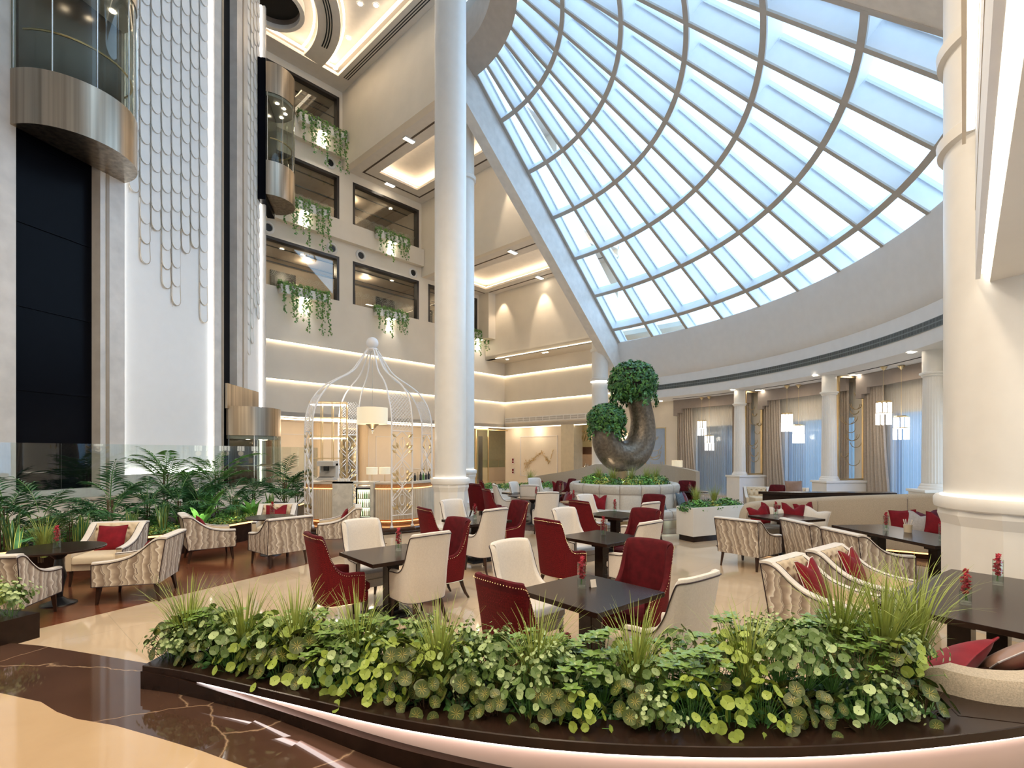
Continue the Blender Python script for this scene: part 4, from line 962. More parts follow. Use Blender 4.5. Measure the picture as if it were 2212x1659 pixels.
def prr(z):
    for (z0, r0), (z1, r1) in zip(PRS, PRS[1:]):
        if z0 <= z <= z1: return r0+(r1-r0)*(z-z0)/max(1e-6, z1-z0)
    return PRS[-1][1]
cg = thing('birdcage_pavilion', 'white birdcage pavilion with ball finial over the bar', 'pavilion', (BC[0], BC[1], 0))
pw = mat('white powder coated steel', (.82, .82, .84), .35, var=.02)
def cgp(a, s, z, r=None, o=0):                              # s tangential offset
    r = (prr(z) if r is None else r)+o; f = 1 if z < 3.4 else max(.12, prr(z)/1.58)
    return (r*cos(a)-s*f*sin(a), r*sin(a)+s*f*cos(a), z)
b = MB(); b.sph((0, 0, 5.08), .165, 24); b.build('finial_ball', pw, cg, True)
b = MB(); b.lathe([(0, 4.92), (.15, 4.92), (.16, 4.90), (.15, 4.88), (0, 4.88)], seg=24); b.build('finial_plate', pw, cg)
HWP = .29
for pi_, ad in enumerate((-50, 40, 130, 220)):
    a = rad(ad)
    for s in (-HWP, HWP):
        b = MB(); b.tube([cgp(a, s, z) for z, r in PRS], .021, 8); b.lathe([(.045, BZ), (.045, BZ+.03), (.03, BZ+.05)], *cgp(a, s, BZ)[:2], 10); b.build('rod', pw, cg, True)
    fr = bpy.data.objects.new('trellis_panel', None); COL.objects.link(fr); fr.parent = cg
    b = MB()
    for z in (.42, 2.55): b.tube([cgp(a, -HWP, z), cgp(a, HWP, z)], .016, 6)
    sp = .085; K = 16
    for q in range(K+8):                                    # diamond lattice
        for d in (1, -1):
            pts = []
            z0 = 2.55+(q-7)*sp
            for k in range(9):
                s = -HWP+2*HWP*k/8; z = z0+(s+HWP)*1.0
                if 2.55 <= z <= 3.55: pts.append(cgp(a, s*d, z))
            if len(pts) > 1: b.tube(pts, .0070, 4)
    b.build('lattice', pw, fr)
    b = MB()
    for zc in (.42, 1.13, 1.84):                            # crossing almond curves
        h = .71
        for d in (1, -1):
            b.tube([cgp(a, d*HWP*.96*sin(pi*k/14) * (1 if True else 0), zc+h*k/14) for k in range(15)], .013, 5)
            b.tube([cgp(a, d*(HWP*.98-HWP*.98*sin(pi*k/14)), zc-h/2+h*k/14) for k in range(15) if zc-h/2+h*k/14 > .42 and zc-h/2+h*k/14 < 2.55], .012, 5)
        for d in (1, -1):                                   # heart curls
            b.tube([cgp(a, d*(.10*sin(t)*(1-.15*t)), zc+.42+.11*cos(t)-.02*t) for t in [pi*1.25*k/12 for k in range(13)]], .009, 4)
    b.build('scrollwork', pw, fr)
    R = random.Random(pi_)
    for zc in (.55, .98, 1.25, 1.40, 1.98, 2.10, 2.38):
        for d in (1, -1):
            for ang in (35, 75):
                if ang == 75 and zc in (.98, 1.98, 2.38): continue
                L = .18; w = .040; ca, sa = cos(rad(ang)), sin(rad(ang)); s0 = d*(.12 if ang == 75 else .15)
                P = lambda l, q, o: cgp(a, s0+d*(l*ca-q*sa), zc+l*sa+q*ca, BR, o)
                b = MB(); b.add([P(0, 0, .02), P(L*.5, w, .015), P(L, 0, .02), P(L*.5, -w, .015), P(L*.5, 0, .035)], [(0, 1, 4), (1, 2, 4), (2, 3, 4), (3, 0, 4)]); b.build('gold_leaf', gold, fr)
# hanging drum lamp
t = thing('drum_pendant', 'large cream drum pendant lamp hanging inside the birdcage', 'pendant lamp', (BC[0], BC[1], 0))
b = MB(); b.lathe([(.42, 2.80), (.42, 3.26), (.41, 3.26), (.41, 2.80), (.42, 2.80)], seg=40); b.lathe([(.41, 3.25), (0, 3.25)], seg=40); b.build('lamp_shade', lampsh, t, True)
b = MB(); b.lathe([(.0, 2.55), (.02, 2.56), (.015, 2.60), (.05, 2.62), (.02, 2.65), (.09, 2.70), (.11, 2.74), (.18, 2.79), (.19, 2.80), (0, 2.81)], seg=24); b.build('finial', brass, t, True)
b = MB(); b.tube([(0, 0, 3.2), (0, 0, 4.9)], .006, 5); b.build('cable', chrome, t)
point_lamp('drum_bulb', (BC[0], BC[1], 2.45), 12, .1)
def counter(lab, pts, depth, z0, z1, topm, nrib):
    t = thing('bar_counter', lab, 'bar counter'); P = catmull(pts, 8); n = len(P)-1
    O = off(P, 0); I = off(P, -depth); b = MB()
    for i in range(n): b.prism([I[i], O[i], O[i+1], I[i+1]], z0+.12, z1-.16)
    b.build('body', creamf, t)
    b = MB(); F = off(P, .0)
    L = 0; seg = [hypot(P[i+1][0]-P[i][0], P[i+1][1]-P[i][1]) for i in range(n)]; tot = sum(seg)
    for k in range(nrib):
        s = tot*(k+.5)/nrib; i = 0
        while s > seg[i]: s -= seg[i]; i += 1
        f = s/seg[i]; x = P[i][0]+(P[i+1][0]-P[i][0])*f; y = P[i][1]+(P[i+1][1]-P[i][1])*f
        b.tube([(x, y, z0+.12), (x, y, z1-.18)], tot/nrib*.42, 6)
    b.build('ribbed_front', flutem, t, True)
    b = MB(); O2 = off(P, .035); I2 = off(P, -depth-.03)
    for i in range(n): b.prism([I2[i], O2[i], O2[i+1], I2[i+1]], z1-.05, z1)
    b.build('worktop', topm, t)
    b = MB(); O3 = off(P, .012)
    for i in range(n): b.prism([I[i], O3[i], O3[i+1], I[i+1]], z1-.15, z1-.05)
    b.build('copper_band', orange, t)
    b = MB(); O4 = off(P, .03); O5 = off(P, .015)
    for i in range(n): b.prism([O5[i], O4[i], O4[i+1], O5[i+1]], z1-.175, z1-.155)
    for i in range(n): b.prism([O5[i], O4[i], O4[i+1], O5[i+1]], z0+.06, z0+.08)
    b.build('led_strip', ledo, t)
    b = MB(); O6 = off(P, -.03)
    for i in range(n): b.prism([I[i], O6[i], O6[i+1], I[i+1]], z0, z0+.12)
    b.build('copper_plinth', orange, t); return t
zt = 1.22
counter('right ribbed cream bar counter inside the birdcage', [(-3.60, 13.42), (-3.2, 13.38), (-2.75, 13.62), (-2.42, 14.05), (-2.28, 14.7), (-2.40, 15.4)], .42, BZ, zt, stone2, 44)
counter('left ribbed cream bar counter inside the birdcage', [(-5.78, 14.3), (-5.62, 13.85), (-5.25, 13.55), (-4.72, 13.45)], .42, BZ, zt, stone2, 24)
b = MB(); b.box(-4.72, -4.20, 13.38, 13.46, BZ, zt+.02); b.box(-4.72, -4.20, 13.38, 13.9, zt-.03, zt+.02); [o for o in bpy.data.objects if o.get('label', '').startswith('left ribbed cream')][0]; b.build('marble_end', wmarble, [o for o in bpy.data.objects if o.get('label', '').startswith('left ribbed cream')][0])
t = thing('bar_fridge', 'glass door bottle fridge under the marble worktop of the bar', 'fridge', (-3.96, 13.62, BZ))
b = MB(); b.box(-.21, .21, 0, .5, .08, .98); b.build('body', chrome, t); b = MB()
for (a, c, e, f) in ((-.21, -.17, .12, .94), (.17, .21, .12, .94), (-.21, .21, .90, .94), (-.21, .21, .12, .17)): b.box(a, c, -.03, 0, e, f)
b.build('door_frame', blackm, t); b = MB(); b.box(-.17, .17, -.008, -.002, .17, .90); b.build('lit_interior', fridgeg, t)
b = MB(); R = random.Random(2)
for z in (.20, .43, .66):
    b.box(-.17, .17, -.02, -.008, z-.015, z)
b.build('rack', chrome, t)
for z in (.20, .43, .66):
    for k in range(6):
        x = -.14+k*.056; m = MB(); m.lathe([(0, z), (.018, z), (.018, z+.11), (.007, z+.14), (.007, z+.18), (0, z+.18)], x, -.022, 8)
        m.build('bottle', R.choice([leafm, whitef, brass, chrome]), t, True)
b = MB(); b.box(-4.20, -3.72, 13.55, 14.1, zt-.06, zt); b.box(-3.74, -3.66, 13.45, 14.1, BZ, zt); tag(b.build('marble_worktop', wmarble), 'marble worktop and post over the bottle fridge', 'worktop')
t = thing('back_bar_shelf', 'gold framed glass shelf unit with lit shelves at the left of the birdcage bar', 'shelf', (-5.35, 14.9, zt), rad(12))
b = MB()
for x in (-.52, -.2, .1, .34, .5):
    for y in (-.16, .16): b.box(x-.012, x+.012, y-.012, y+.012, -.0, 2.25)
for z in (.62, 1.25, 1.8, 2.25):
    for y in (-.16, .16): b.box(-.52, .5, y-.012, y+.012, z-.012, z+.012)
b.build('frame', gold, t)
b = MB()
for z in (1.22, 1.77, 2.2): b.box(-.5, .5, -.14, .14, z-.035, z-.01)
b.build('shelf_board', ledw, t)
t = thing('coffee_machine', 'dark steel coffee machine on the left bar counter', 'coffee machine', (-4.98, 13.75, zt))
b = MB(); b.box(-.22, .22, -.2, .2, .04, .12); b.box(-.22, .22, .0, .2, .12, .5); b.box(-.22, .22, -.2, .2, .42, .56); b.build('body', taupe, t, bev=.01)
b = MB(); b.box(-.05, .05, -.16, -.02, .3, .42); b.box(-.18, .18, -.19, -.02, .12, .14); b.build('brew_head', blackm, t); b = MB(); b.tube([(-.14, -.15, .42), (-.14, -.16, .25)], .012, 6); b.build('steam_wand', chrome, t)
R = random.Random(3)
for k in range(9):
    m = MB(); m.lathe([(0, 0), (.025, 0), (.03, .05), (.028, .07), (.024, .07), (.02, .01), (0, .01)], seg=10)
    tag(m.build('cup', whitecol, smooth=True, loc=(-4.64+.07*(k % 5), 13.62+.1*(k//5), zt+.02)), 'small white cup, '+nth(k)+' on the marble top of the left bar counter', 'cup', 'cups on the bar counter')
for k in range(7):
    m = MB(); h = .18+.1*R.random(); m.lathe([(0, 0), (.035, 0), (.035, h*.6), (.013, h*.8), (.013, h), (0, h)], seg=10)
    tag(m.build('bottle', R.choice([brass, leafm, bronze, blackm]), smooth=True, loc=(-2.75+.05*k, 14.0+.16*k, zt)), 'bottle, '+nth(k)+' from the left on the right bar counter in the birdcage', 'bottle', 'bottles on the right bar counter')
# table lamps behind the bar and at the far right
def table_lamp(lab, loc, base=.75, s=1.):
    t = thing('table_lamp', lab, 'table lamp', loc); b = MB(); b.lathe([(.0, 0), (.09, 0), (.09, .02), (.03, .04), (.04, .12), (.015, .2), (.012, .42), (0, .42)], seg=16); b.build('base', gold, t, True)
    b = MB(); b.lathe([(.19, .40), (.19, .64), (.185, .64), (.185, .40), (.19, .40)], seg=28); b.build('lamp_shade', lampsh, t, True); t.scale = (s, s, s)
    point_lamp('lamp_bulb', (loc[0], loc[1], loc[2]+.5*s), 3, .05); return t
def console(lab, loc, rz, w=.9):
    t = thing('console_table', lab, 'side table', loc, rz); b = MB(); b.box(-w/2, w/2, -.2, .2, .72, .75); b.build('top', dwood, t)
    for x in (-w/2+.04, w/2-.04):
        for y in (-.16, .16): m = MB(); m.box(x-.02, x+.02, y-.02, y+.02, 0, .72); m.build('leg', legwood, t)
    return t
console('dark console table seen through the birdcage behind the bar', (-5.2, 19.2, 0), 0, 1.1)
table_lamp('left glowing table lamp behind the birdcage bar', (-5.25, 19.1, .75), s=1.1); table_lamp('right glowing table lamp behind the birdcage bar', (-4.82, 19.3, .75), s=1.1)
# ================================================================ FURNITURE
def wing_chair(kind):
    t = thing('dining_chair', 'x', 'chair'); red = kind == 'red'
    ctrl = [(.20, .275, .615), (.10, .285, .63), (-.02, .287, .64), (-.10, .285, .69), (-.155, .278, .80), (-.185, .27, .94), (-.205, .262, 1.045), (-.225, .252, 1.075), (-.265, .20, 1.085), (-.285, .10, 1.09), (-.29, 0, 1.092)]
    ctrl = ctrl+[(x, -y, z) for x, y, z in ctrl[-2::-1]]
    P = catmull(ctrl, 4); n = len(P); TH = .055
    nrm = []
    for i in range(n):
        a, c = P[max(i-1, 0)], P[min(i+1, n-1)]; d = Vector((c[0]-a[0], c[1]-a[1])); d.normalize(); nrm.append((d.y, -d.x))
    s = nrm[n//2]
    sg = 1 if s[0] < 0 else -1
    def wp(i, off_, z):
        x, y, _ = P[i]; nx, ny = nrm[i][0]*sg, nrm[i][1]*sg
        x += nx*off_; y += ny*off_; k = max(0., min(1., (.05-x)/.3)); zz = z-.45
        x -= (.11*max(0, zz)+.06*max(0, zz)**2)*k; y *= 1+.16*max(0, z-.60)-.12*max(0, .45-z)
        x += .10*max(0, .42-z)*k*2
        return (x, y, z)
    L = []
    for i in range(n):
        h = P[i][2]; lp = []
        for f in (0, .2, .4, .6, .8, .93, 1): lp.append(wp(i, 0, .27+(h-.27-.03)*f))
        lp += [wp(i, -.010, h-.008), wp(i, -.028, h), wp(i, -.045, h-.008)]
        for f in (1, .8, .55, .3, 0): lp.append(wp(i, -TH, .36+(h-.36-.03)*f))
        lp.append(wp(i, -TH, .28)); L.append(lp)
    ow, iw = (brocadem, redin) if red else (whitef, whitef)
    b = MB(); b.loops(L)
    npl = len(L[0])
    for q in range(len(b.mi)):
        if q < (n-1)*npl: b.mi[q] = 0 if (q % npl) < 5 else 1
        else: b.mi[q] = 1
    b.build('backrest', [ow, iw], t, True)
    # seat
    b = MB(); out = []
    def rr_(x0, x1, y1, z, ins=0): 
        pts = []
        for (cx, cy, a0) in ((x1-.06, y1-.06, 0), (x0+.06, y1-.06, 90), (x0+.06, -y1+.06, 180), (x1-.06, -y1+.06, 270)):
            for k in range(4):
                a = rad(a0+30*k); pts.append((cx+(.06-ins)*cos(a), cy+(.06-ins)*sin(a), z))
        return pts
    b.loops([rr_(-.22, .28, .225, .37, .02), rr_(-.22, .30, .228, .40), rr_(-.22, .30, .228, .455), rr_(-.22, .29, .226, .48, .02), rr_(-.22, .25, .20, .493, .03)])
    b.build('seat', iw, t, True)
    b = MB(); b.loops([rr_(-.22, .27, .235, .27), rr_(-.22, .275, .235, .37)]); b.build('seat_frame', ow, t)
    # trim
    b = MB(); pts = [wp(i, .004, P[i][2]-.035) for i in range(n)]
    pts = [wp(0, .004, .28)]+[wp(0, .004, .4)]+pts+[wp(n-1, .004, .4)]+[wp(n-1, .004, .28)]
    if red:
        tot = 0
        for i in range(len(pts)-1):
            d = (Vector(pts[i+1])-Vector(pts[i])).length; k = max(1, int(d/.018))
            for q in range(k):
                c = Vector(pts[i]).lerp(Vector(pts[i+1]), q/k); r = .0052
                b.add([c+Vector(v)*r for v in ((1, 0, 0), (0, 1, 0), (-1, 0, 0), (0, -1, 0), (0, 0, 1), (0, 0, -1))], [(0, 1, 4), (1, 2, 4), (2, 3, 4), (3, 0, 4), (1, 0, 5), (2, 1, 5), (3, 2, 5), (0, 3, 5)])
        b.build('nailhead_trim', gold, t)
    else:
        b.tube(pts, .0055, 5); b.build('nailhead_trim', piping, t)
    b = MB(); b.tube([wp(i, .003, .275) for i in range(n)], .004, 4); b.build('piping', gold if red else piping, t)
    for sx, sy in ((1, 1), (1, -1), (-1, 1), (-1, -1)):
        b = MB()
        if sx > 0: pts = [(.24, sy*.20, .28), (.245, sy*.205, .12), (.25, sy*.21, 0)]; rs = [.026, .020, .014]
        else: pts = [(-.21, sy*.17, .28), (-.235, sy*.185, .18), (-.27, sy*.20, .08), (-.32, sy*.215, 0)]; rs = [.030, .025, .02, .015]
        b.tube(pts, rs, 8); b.build('leg', legwood, t, True)
    return t
CH = {'red': wing_chair('red'), 'white': wing_chair('white')}
def chair(kind, x, y, deg, lab, g): return place(CH[kind], USED, (x, y, 0), rad(deg), lab, g)
Z = 'dining chairs'
CHAIRS = [
 ('red', .12, 3.98, 43, 'crimson wing chair closest to the camera, seen from behind, its foot in the hedge'),
 ('white', 1.24, 4.12, 129, 'ivory wing chair closest to the camera, right front side of the nearest square table'),
 ('white', .18, 5.12, -47, 'ivory wing chair on the left back side of the nearest square table'),
 ('red', 1.24, 5.15, 226, 'crimson wing chair on the right back side of the nearest square table'),
 ('red', -2.03, 6.00, 38, 'crimson wing chair at the far left of the dining chairs, showing its side and seat'),
 ('white', -1.13, 6.12, 132, 'ivory wing chair seen from behind at the second square table, beside the crimson one'),
 ('white', -1.90, 6.82, -50, 'ivory wing chair facing us across the second square table'),
 ('red', -.98, 6.98, 222, 'crimson wing chair behind the ivory chair of the second square table'),
 ('red', -1.22, 8.72, 32, 'crimson wing chair standing alone left of the small table before the tall column'),
 ('white', -.47, 8.66, 134, 'ivory wing chair seen from behind at the table before the tall column'),
 ('white', -.98, 9.78, -46, 'ivory wing chair facing us right in front of the tall column'),
 ('red', -.10, 9.62, 214, 'crimson wing chair directly behind the ivory chair at the table before the tall column'),
 ('red', .72, 7.28, 38, 'crimson wing chair left of the third square table'),
 ('white', 1.06, 8.28, -50, 'ivory wing chair facing us across the third square table'),
 ('white', 1.68, 7.12, 132, 'ivory wing chair at the right front of the third square table, back towards us'),
 ('red', 1.98, 8.18, 222, 'crimson wing chair at the right back of the third square table'),
 ('red', 1.52, 10.0, 38, 'crimson wing chair left of the fourth square table near the round sofa'),
 ('white', 1.80, 11.0, -48, 'ivory wing chair facing us at the fourth square table, in front of the round sofa'),
 ('white', 2.42, 9.78, 130, 'ivory wing chair, back to us, right front of the fourth square table'),
 ('red', 2.92, 11.0, 224, 'crimson wing chair at the right back of the fourth square table against the round sofa'),
 ('red', -.38, 13.2, 20, 'crimson wing chair behind the one at the column table, facing the first round table'),
 ('white', .80, 12.3, 100, 'ivory wing chair with its back to us near the round tables'),
 ('white', -.20, 15.0, 10, 'small ivory wing chair left of the far round tables'),
 ('white', .30, 15.9, -30, 'small ivory wing chair in front of the distant planter'),
 ('white', .55, 14.9, 80, 'ivory wing chair with its back to us behind the round tables'),
 ('red', -.75, 17.2, 10, 'crimson wing chair in profile left of the distant planter'),
 ('red', -.95, 15.4, 50, 'low crimson chair beside the slim column'),
 ('white', .95, 18.3, -60, 'far ivory wing chair in front of the relief artwork'),
 ('red', 1.25, 16.5, 190, 'plum crimson chair in shade right of the round tables'),
 ('red', 1.85, 17.9, 200, 'crimson wing chair highest of the far pair in front of the curved booth'),
 ('white', 2.05, 14.2, 220, 'ivory wing chair left of the round sofa'),
 ('red', 5.62, 16.5, 240, 'dark crimson chair behind the white planter box near the windows'),
 ('red', 7.3, 14.4, 200, 'narrow crimson chair behind the dark ledge near the middle window'),
 ('white', 5.1, 17.6, 250, 'pale grey wing chair right behind the round sofa'),
]
for k, x, y, d, lab in CHAIRS:
    if lab.startswith('ivory wing chair left of the round sofa'): continue
    chair(k, x, y, d, lab, Z)
def sq_table(lab, x, y, deg, L=.94, Wd=.94, ped=1):
    t = thing('dining_table', lab, 'table', (x, y, 0), rad(deg)); b = MB(); b.box(-L/2, L/2, -Wd/2, Wd/2, .705, .75); b.build('tabletop', dwood, t, bev=.004)
    xs = [0] if ped == 1 else [-L*.27, L*.27]
    for q in xs:
        b = MB(); b.box(q-.075, q+.075, -.075, .075, .05, .70); b.box(q-.11, q+.11, -.11, .11, .60, .705); b.build('pedestal', dwood, t, bev=.006)
        b = MB(); b.box(q-.27, q+.27, -.27, .27, 0, .02); b.box(q-.16, q+.16, -.16, .16, .02, .07); b.build('base_plate', blackm, t, bev=.004)
    return t
sq_table('nearest square dark dining table with a red flower vase', .71, 4.62, 41)
sq_table('second square dark dining table, left one in front of the birdcage', -1.51, 6.35, 41)
sq_table('third square dark dining table behind the nearest one', 1.34, 7.6, 41)
sq_table('fourth square dark dining table in front of the round sofa', 2.1, 10.35, 42)
sq_table('small square dark dining table in front of the tall white column', -.66, 9.5, 41)
sq_table('square dark dining table at the left end of the curved banquette', 5.32, 9.9, 20)
sq_table('long dark dining table in front of the curved banquette', 6.08, 7.86, -86, 2.0, .95, 2)
sq_table('long dark dining table at the right edge with two vases', 4.14, 4.49, 35, 2.1, .95, 2)
def round_table(lab, x, y, r, topm=dwood):
    t = thing('round_table', lab, 'table', (x, y, 0)); b = MB(); b.lathe([(0, .72), (r-.02, .72), (r, .73), (r, .745), (r-.01, .75), (0, .75)], seg=40); b.build('tabletop', topm, t)
    b = MB(); b.lathe([(0, .72), (.12, .72), (.10, .66), (.045, .60), (.06, .48), (.085, .38), (.05, .22), (.04, .10), (.10, .05), (.19, .02), (.20, 0), (0, 0)], seg=20); b.build('pedestal', blackm, t, True); return t
round_table('round dark table among the patterned armchairs at the far left', -5.98, 6.72, .50)
round_table('round dark table in front of the palm bed, right one of the left lounge', -4.72, 9.96, .45)
round_table('nearer round brown table with turned pedestal in the middle distance', .58, 14.2, .44, mat('walnut top', (.22, .13, .08), .18, var=.15, vs=5))
round_table('farther round dark table behind the round brown one', .32, 14.95, .45)
round_table('round brown table with turned pedestal left of the round sofa', 1.45, 15.9, .38, MATS['walnut top'])
round_table('small round brown table touching the left side of the round sofa', 1.55, 13.0, .32, MATS['walnut top'])
round_table('oval dark table with turned pedestal behind the white planter box', 5.9, 16.6, .48)
sq_table('far square table behind the round brown tables', .15, 15.95, 30, .7, .7)
# vases
def vase():
    t = thing('flower_vase', 'x', 'vase'); b = MB(); b.lathe([(0, 0), (.036, 0), (.038, .01), (.038, .22), (.036, .22), (.035, .02), (0, .018)], seg=20); b.build('glass', glass, t, True)
    R = random.Random(9); b = MB()
    for k in range(100):
        z = .085+.185*k/100; a = R.uniform(0, 2*pi); r = R.uniform(.0, .029)*(1.0 if z < .23 else .7); c = Vector((r*cos(a), r*sin(a), z)); q = R.uniform(.009, .014)
        d1 = Vector((R.gauss(0, 1), R.gauss(0, 1), R.gauss(0, 1))).normalized(); d2 = d1.orthogonal().normalized(); d3 = d1.cross(d2)
        b.add([c+d1*q, c+d2*q, c-d1*q, c-d2*q, c+d3*q*.5, c-d3*q*.5], [(0, 1, 4), (1, 2, 4), (2, 3, 4), (3, 0, 4), (1, 0, 5), (2, 1, 5), (3, 2, 5), (0, 3, 5)])
    b.build('flowers', flowr, t)
    b = MB(); b.tube([(.0, 0, .03), (.005, .003, .14)], .003, 4); b.tube([(.01, .005, .03), (-.005, .0, .14)], .003, 4); b.build('stem', leafm, t); return t
vs_ = vase()
VAS = [(.645, 4.70, 'on the nearest square dining table'), (-1.45, 6.5, 'on the second square table, left'), (1.38, 7.7, 'on the third square table'), (2.12, 10.5, 'on the fourth square table by the round sofa'),
 (-.70, 9.6, 'on the small table in front of the tall column'), (5.18, 10.0, 'on the table left before the banquette'), (6.02, 8.2, 'on the long banquette table, farther one'), (6.10, 7.22, 'on the long banquette table, nearer one'),
 (3.74, 4.2, 'on the right edge table, left one'), (4.60, 4.82, 'on the right edge table, right one'), (-5.98, 6.69, 'on the round table at the far left'), (-4.70, 9.98, 'on the round table in front of the palm bed'),
 (.68, 14.25, 'on the nearer round brown table'), (.50, 14.9, 'on the farther round dark table'), (1.50, 15.85, 'on the round brown table left of the round sofa'), (1.58, 13.05, 'on the small brown table touching the round sofa'), (5.78, 16.55, 'on the oval table behind the white planter box')]
for x, y, lab in VAS: place(vs_, USED, (x, y, .751), x*3, 'slim glass vase with red blossoms '+lab, sc=1.08)
# patterned armchairs
def armchair():
    t = thing('armchair', 'x', 'armchair')
    TP = catmull([(-.37, .86), (-.31, .865), (-.24, .83), (-.15, .73), (-.05, .645), (.06, .60), (.18, .575), (.30, .565), (.385, .56)], 4)
    HWY = .37; FT = .085
    def df(x, y, z):
        k = max(0, min(1, (.1-x)/.45)); return (x-.16*max(0, z-.3)*k, y*(1+.05*max(0, z-.3)*k*2), z)
    ZB = .245
    def side(y0, y1, b, mi=0, shrink=0., z0=ZB, xm=-9):
        pr = [(max(x, xm), z-shrink) for x, z in TP]
        for (xa, za), (xb, zb) in zip(pr, pr[1:]):
            vs = [df(xa, y0, z0), df(xb, y0, z0), df(xb, y0, zb), df(xa, y0, za), df(xa, y1, z0), df(xb, y1, z0), df(xb, y1, zb), df(xa, y1, za)]
            b.add(vs, [(0, 1, 2, 3), (7, 6, 5, 4), (3, 2, 6, 7), (4, 5, 1, 0)], mi)
        for (x, z) in (pr[0], pr[-1]):
            b.add([df(x, y0, z0), df(x, y1, z0), df(x, y1, z), df(x, y0, z)], [(0, 1, 2, 3)], mi)
    b = MB(); side(HWY, HWY-.012, b, 0, .022); side(-HWY+.012, -HWY, b, 0, .022)
    def bk(i, j):
        y = -HWY+2*HWY*i; z = ZB+(.86-.022-ZB)*j; return df(-.372, y, z)
    b.grid(bk, 6, 8); b.build('outer_shell', flame, t)
    b = MB(); side(HWY-.012, HWY-FT, b, xm=-.33); b.build('arm', creamf, t)
    b = MB(); side(-HWY+FT, -HWY+.012, b, xm=-.33); b.build('arm', creamf, t)
    b = MB()                                                # tufted inner back
    def tf(i, j):
        y = -HWY+FT+(2*HWY-2*FT)*i; z = .40+.46*j; u = i*4; w = j*3.0
        d = 0
        for r_ in range(0, 4):
            for c_ in range(0, 6):
                cu = c_+(.5 if r_ % 2 else 0); cw = r_+.35; q = hypot((u-cu), (w-cw)*1.1); d = max(d, math.exp(-(q/.17)**2))
        ridge = abs(sin(pi*(u+w)/1.0))*abs(sin(pi*(u-w+.0)/1.0)); bul = sin(pi*min(1, max(0, j)))**.5
        x = -.27+.045*bul*1.0-.05*d+.014*ridge
        return df(x, y, z)
    b.grid(tf, 44, 30); b.add([df(-.27, -HWY+FT, .86), df(-.27, HWY-FT, .86), df(-.37, HWY-FT, .86), df(-.37, -HWY+FT, .86)], [(0, 1, 2, 3)])
    b.build('backrest', creamf, t, True)
    b = MB()
    for r_ in range(0, 3):
        for c_ in range(1, 4):
            cu = (c_+(.5 if r_ % 2 else 0))/4; cw = (r_+.35)/3
            if cu >= .97: continue
            p = tf(cu, cw); b.sph((p[0]+.004, p[1], p[2]), .011, 6)
    b.build('button', creamf, t)
    b = MB()                                                # pale rim along the top edge
    for s in (1, -1):
        L = []
        for x, z in TP: L.append([df(x, s*(HWY+.004), z-.024), df(x, s*(HWY+.004), z), df(x, s*(HWY-.02), z+.010), df(x, s*(HWY-FT+.02), z+.010), df(x, s*(HWY-FT-.002), z), df(x, s*(HWY-FT-.002), z-.024)])
        b.loops(L)
    b.loops([[df(-.385, y, .838), df(-.385, y, .862), df(-.36, y, .872), df(-.29, y, .872), df(-.27, y, .862), df(-.27, y, .838)] for y in (-HWY-.003, HWY+.003)])
    b.build('top_rim', whitef, t, True)
    b = MB()
    for s in (1, -1):
        b.tube([df(x, s*(HWY+.005), z-.024) for x, z in TP]+[(.387, s*(HWY+.005), .52), (.387, s*(HWY+.005), ZB)], .006, 5)
        b.tube([df(-.376, s*(HWY+.004), z) for z in (ZB, .4, .6, .84)], .006, 5); b.tube([df(x, s*(HWY-FT-.003), z+.002) for x, z in TP], .004, 4)
    b.tube([df(-.388, -HWY, .838), df(-.388, HWY, .838)], .006, 5)
    for s in (1, -1): b.tube([(-.35, s*(HWY+.004), ZB+.002), (.387, s*(HWY+.004), ZB+.002)], .005, 4)
    b.build('piping', piping, t)
    b = MB(); 
    def rrc(x0, x1, y1, z, ins=0, r=.05):
        pts = []
        for (cx, cy, a0) in ((x1-r, y1-r, 0), (x0+r, y1-r, 90), (x0+r, -y1+r, 180), (x1-r, -y1+r, 270)):
            for k in range(4): a = rad(a0+30*k); pts.append((cx+(r-ins)*cos(a), cy+(r-ins)*sin(a), z))
        return pts
    Y = HWY-FT; b.loops([rrc(-.29, .40, Y, .335, .01), rrc(-.29, .42, Y, .35), rrc(-.29, .42, Y, .425), rrc(-.29, .41, Y, .455, .015), rrc(-.29, .36, Y-.03, .468, .03)]); b.build('seat_cushion', creamf, t, True)
    b = MB(); b.box(-.33, .375, -HWY+.015, HWY-.015, ZB, .335); b.build('seat_frame', creamf, t)
    for sx in (1, -1):
        for sy in (1, -1):
            b = MB(); b.tube([(sx*.32, sy*.31, ZB+.01), (sx*.345+(-.02 if sx < 0 else 0), sy*.325, 0)], [.036, .018], 4); b.build('leg', legwood, t)
    return t
AC = armchair()
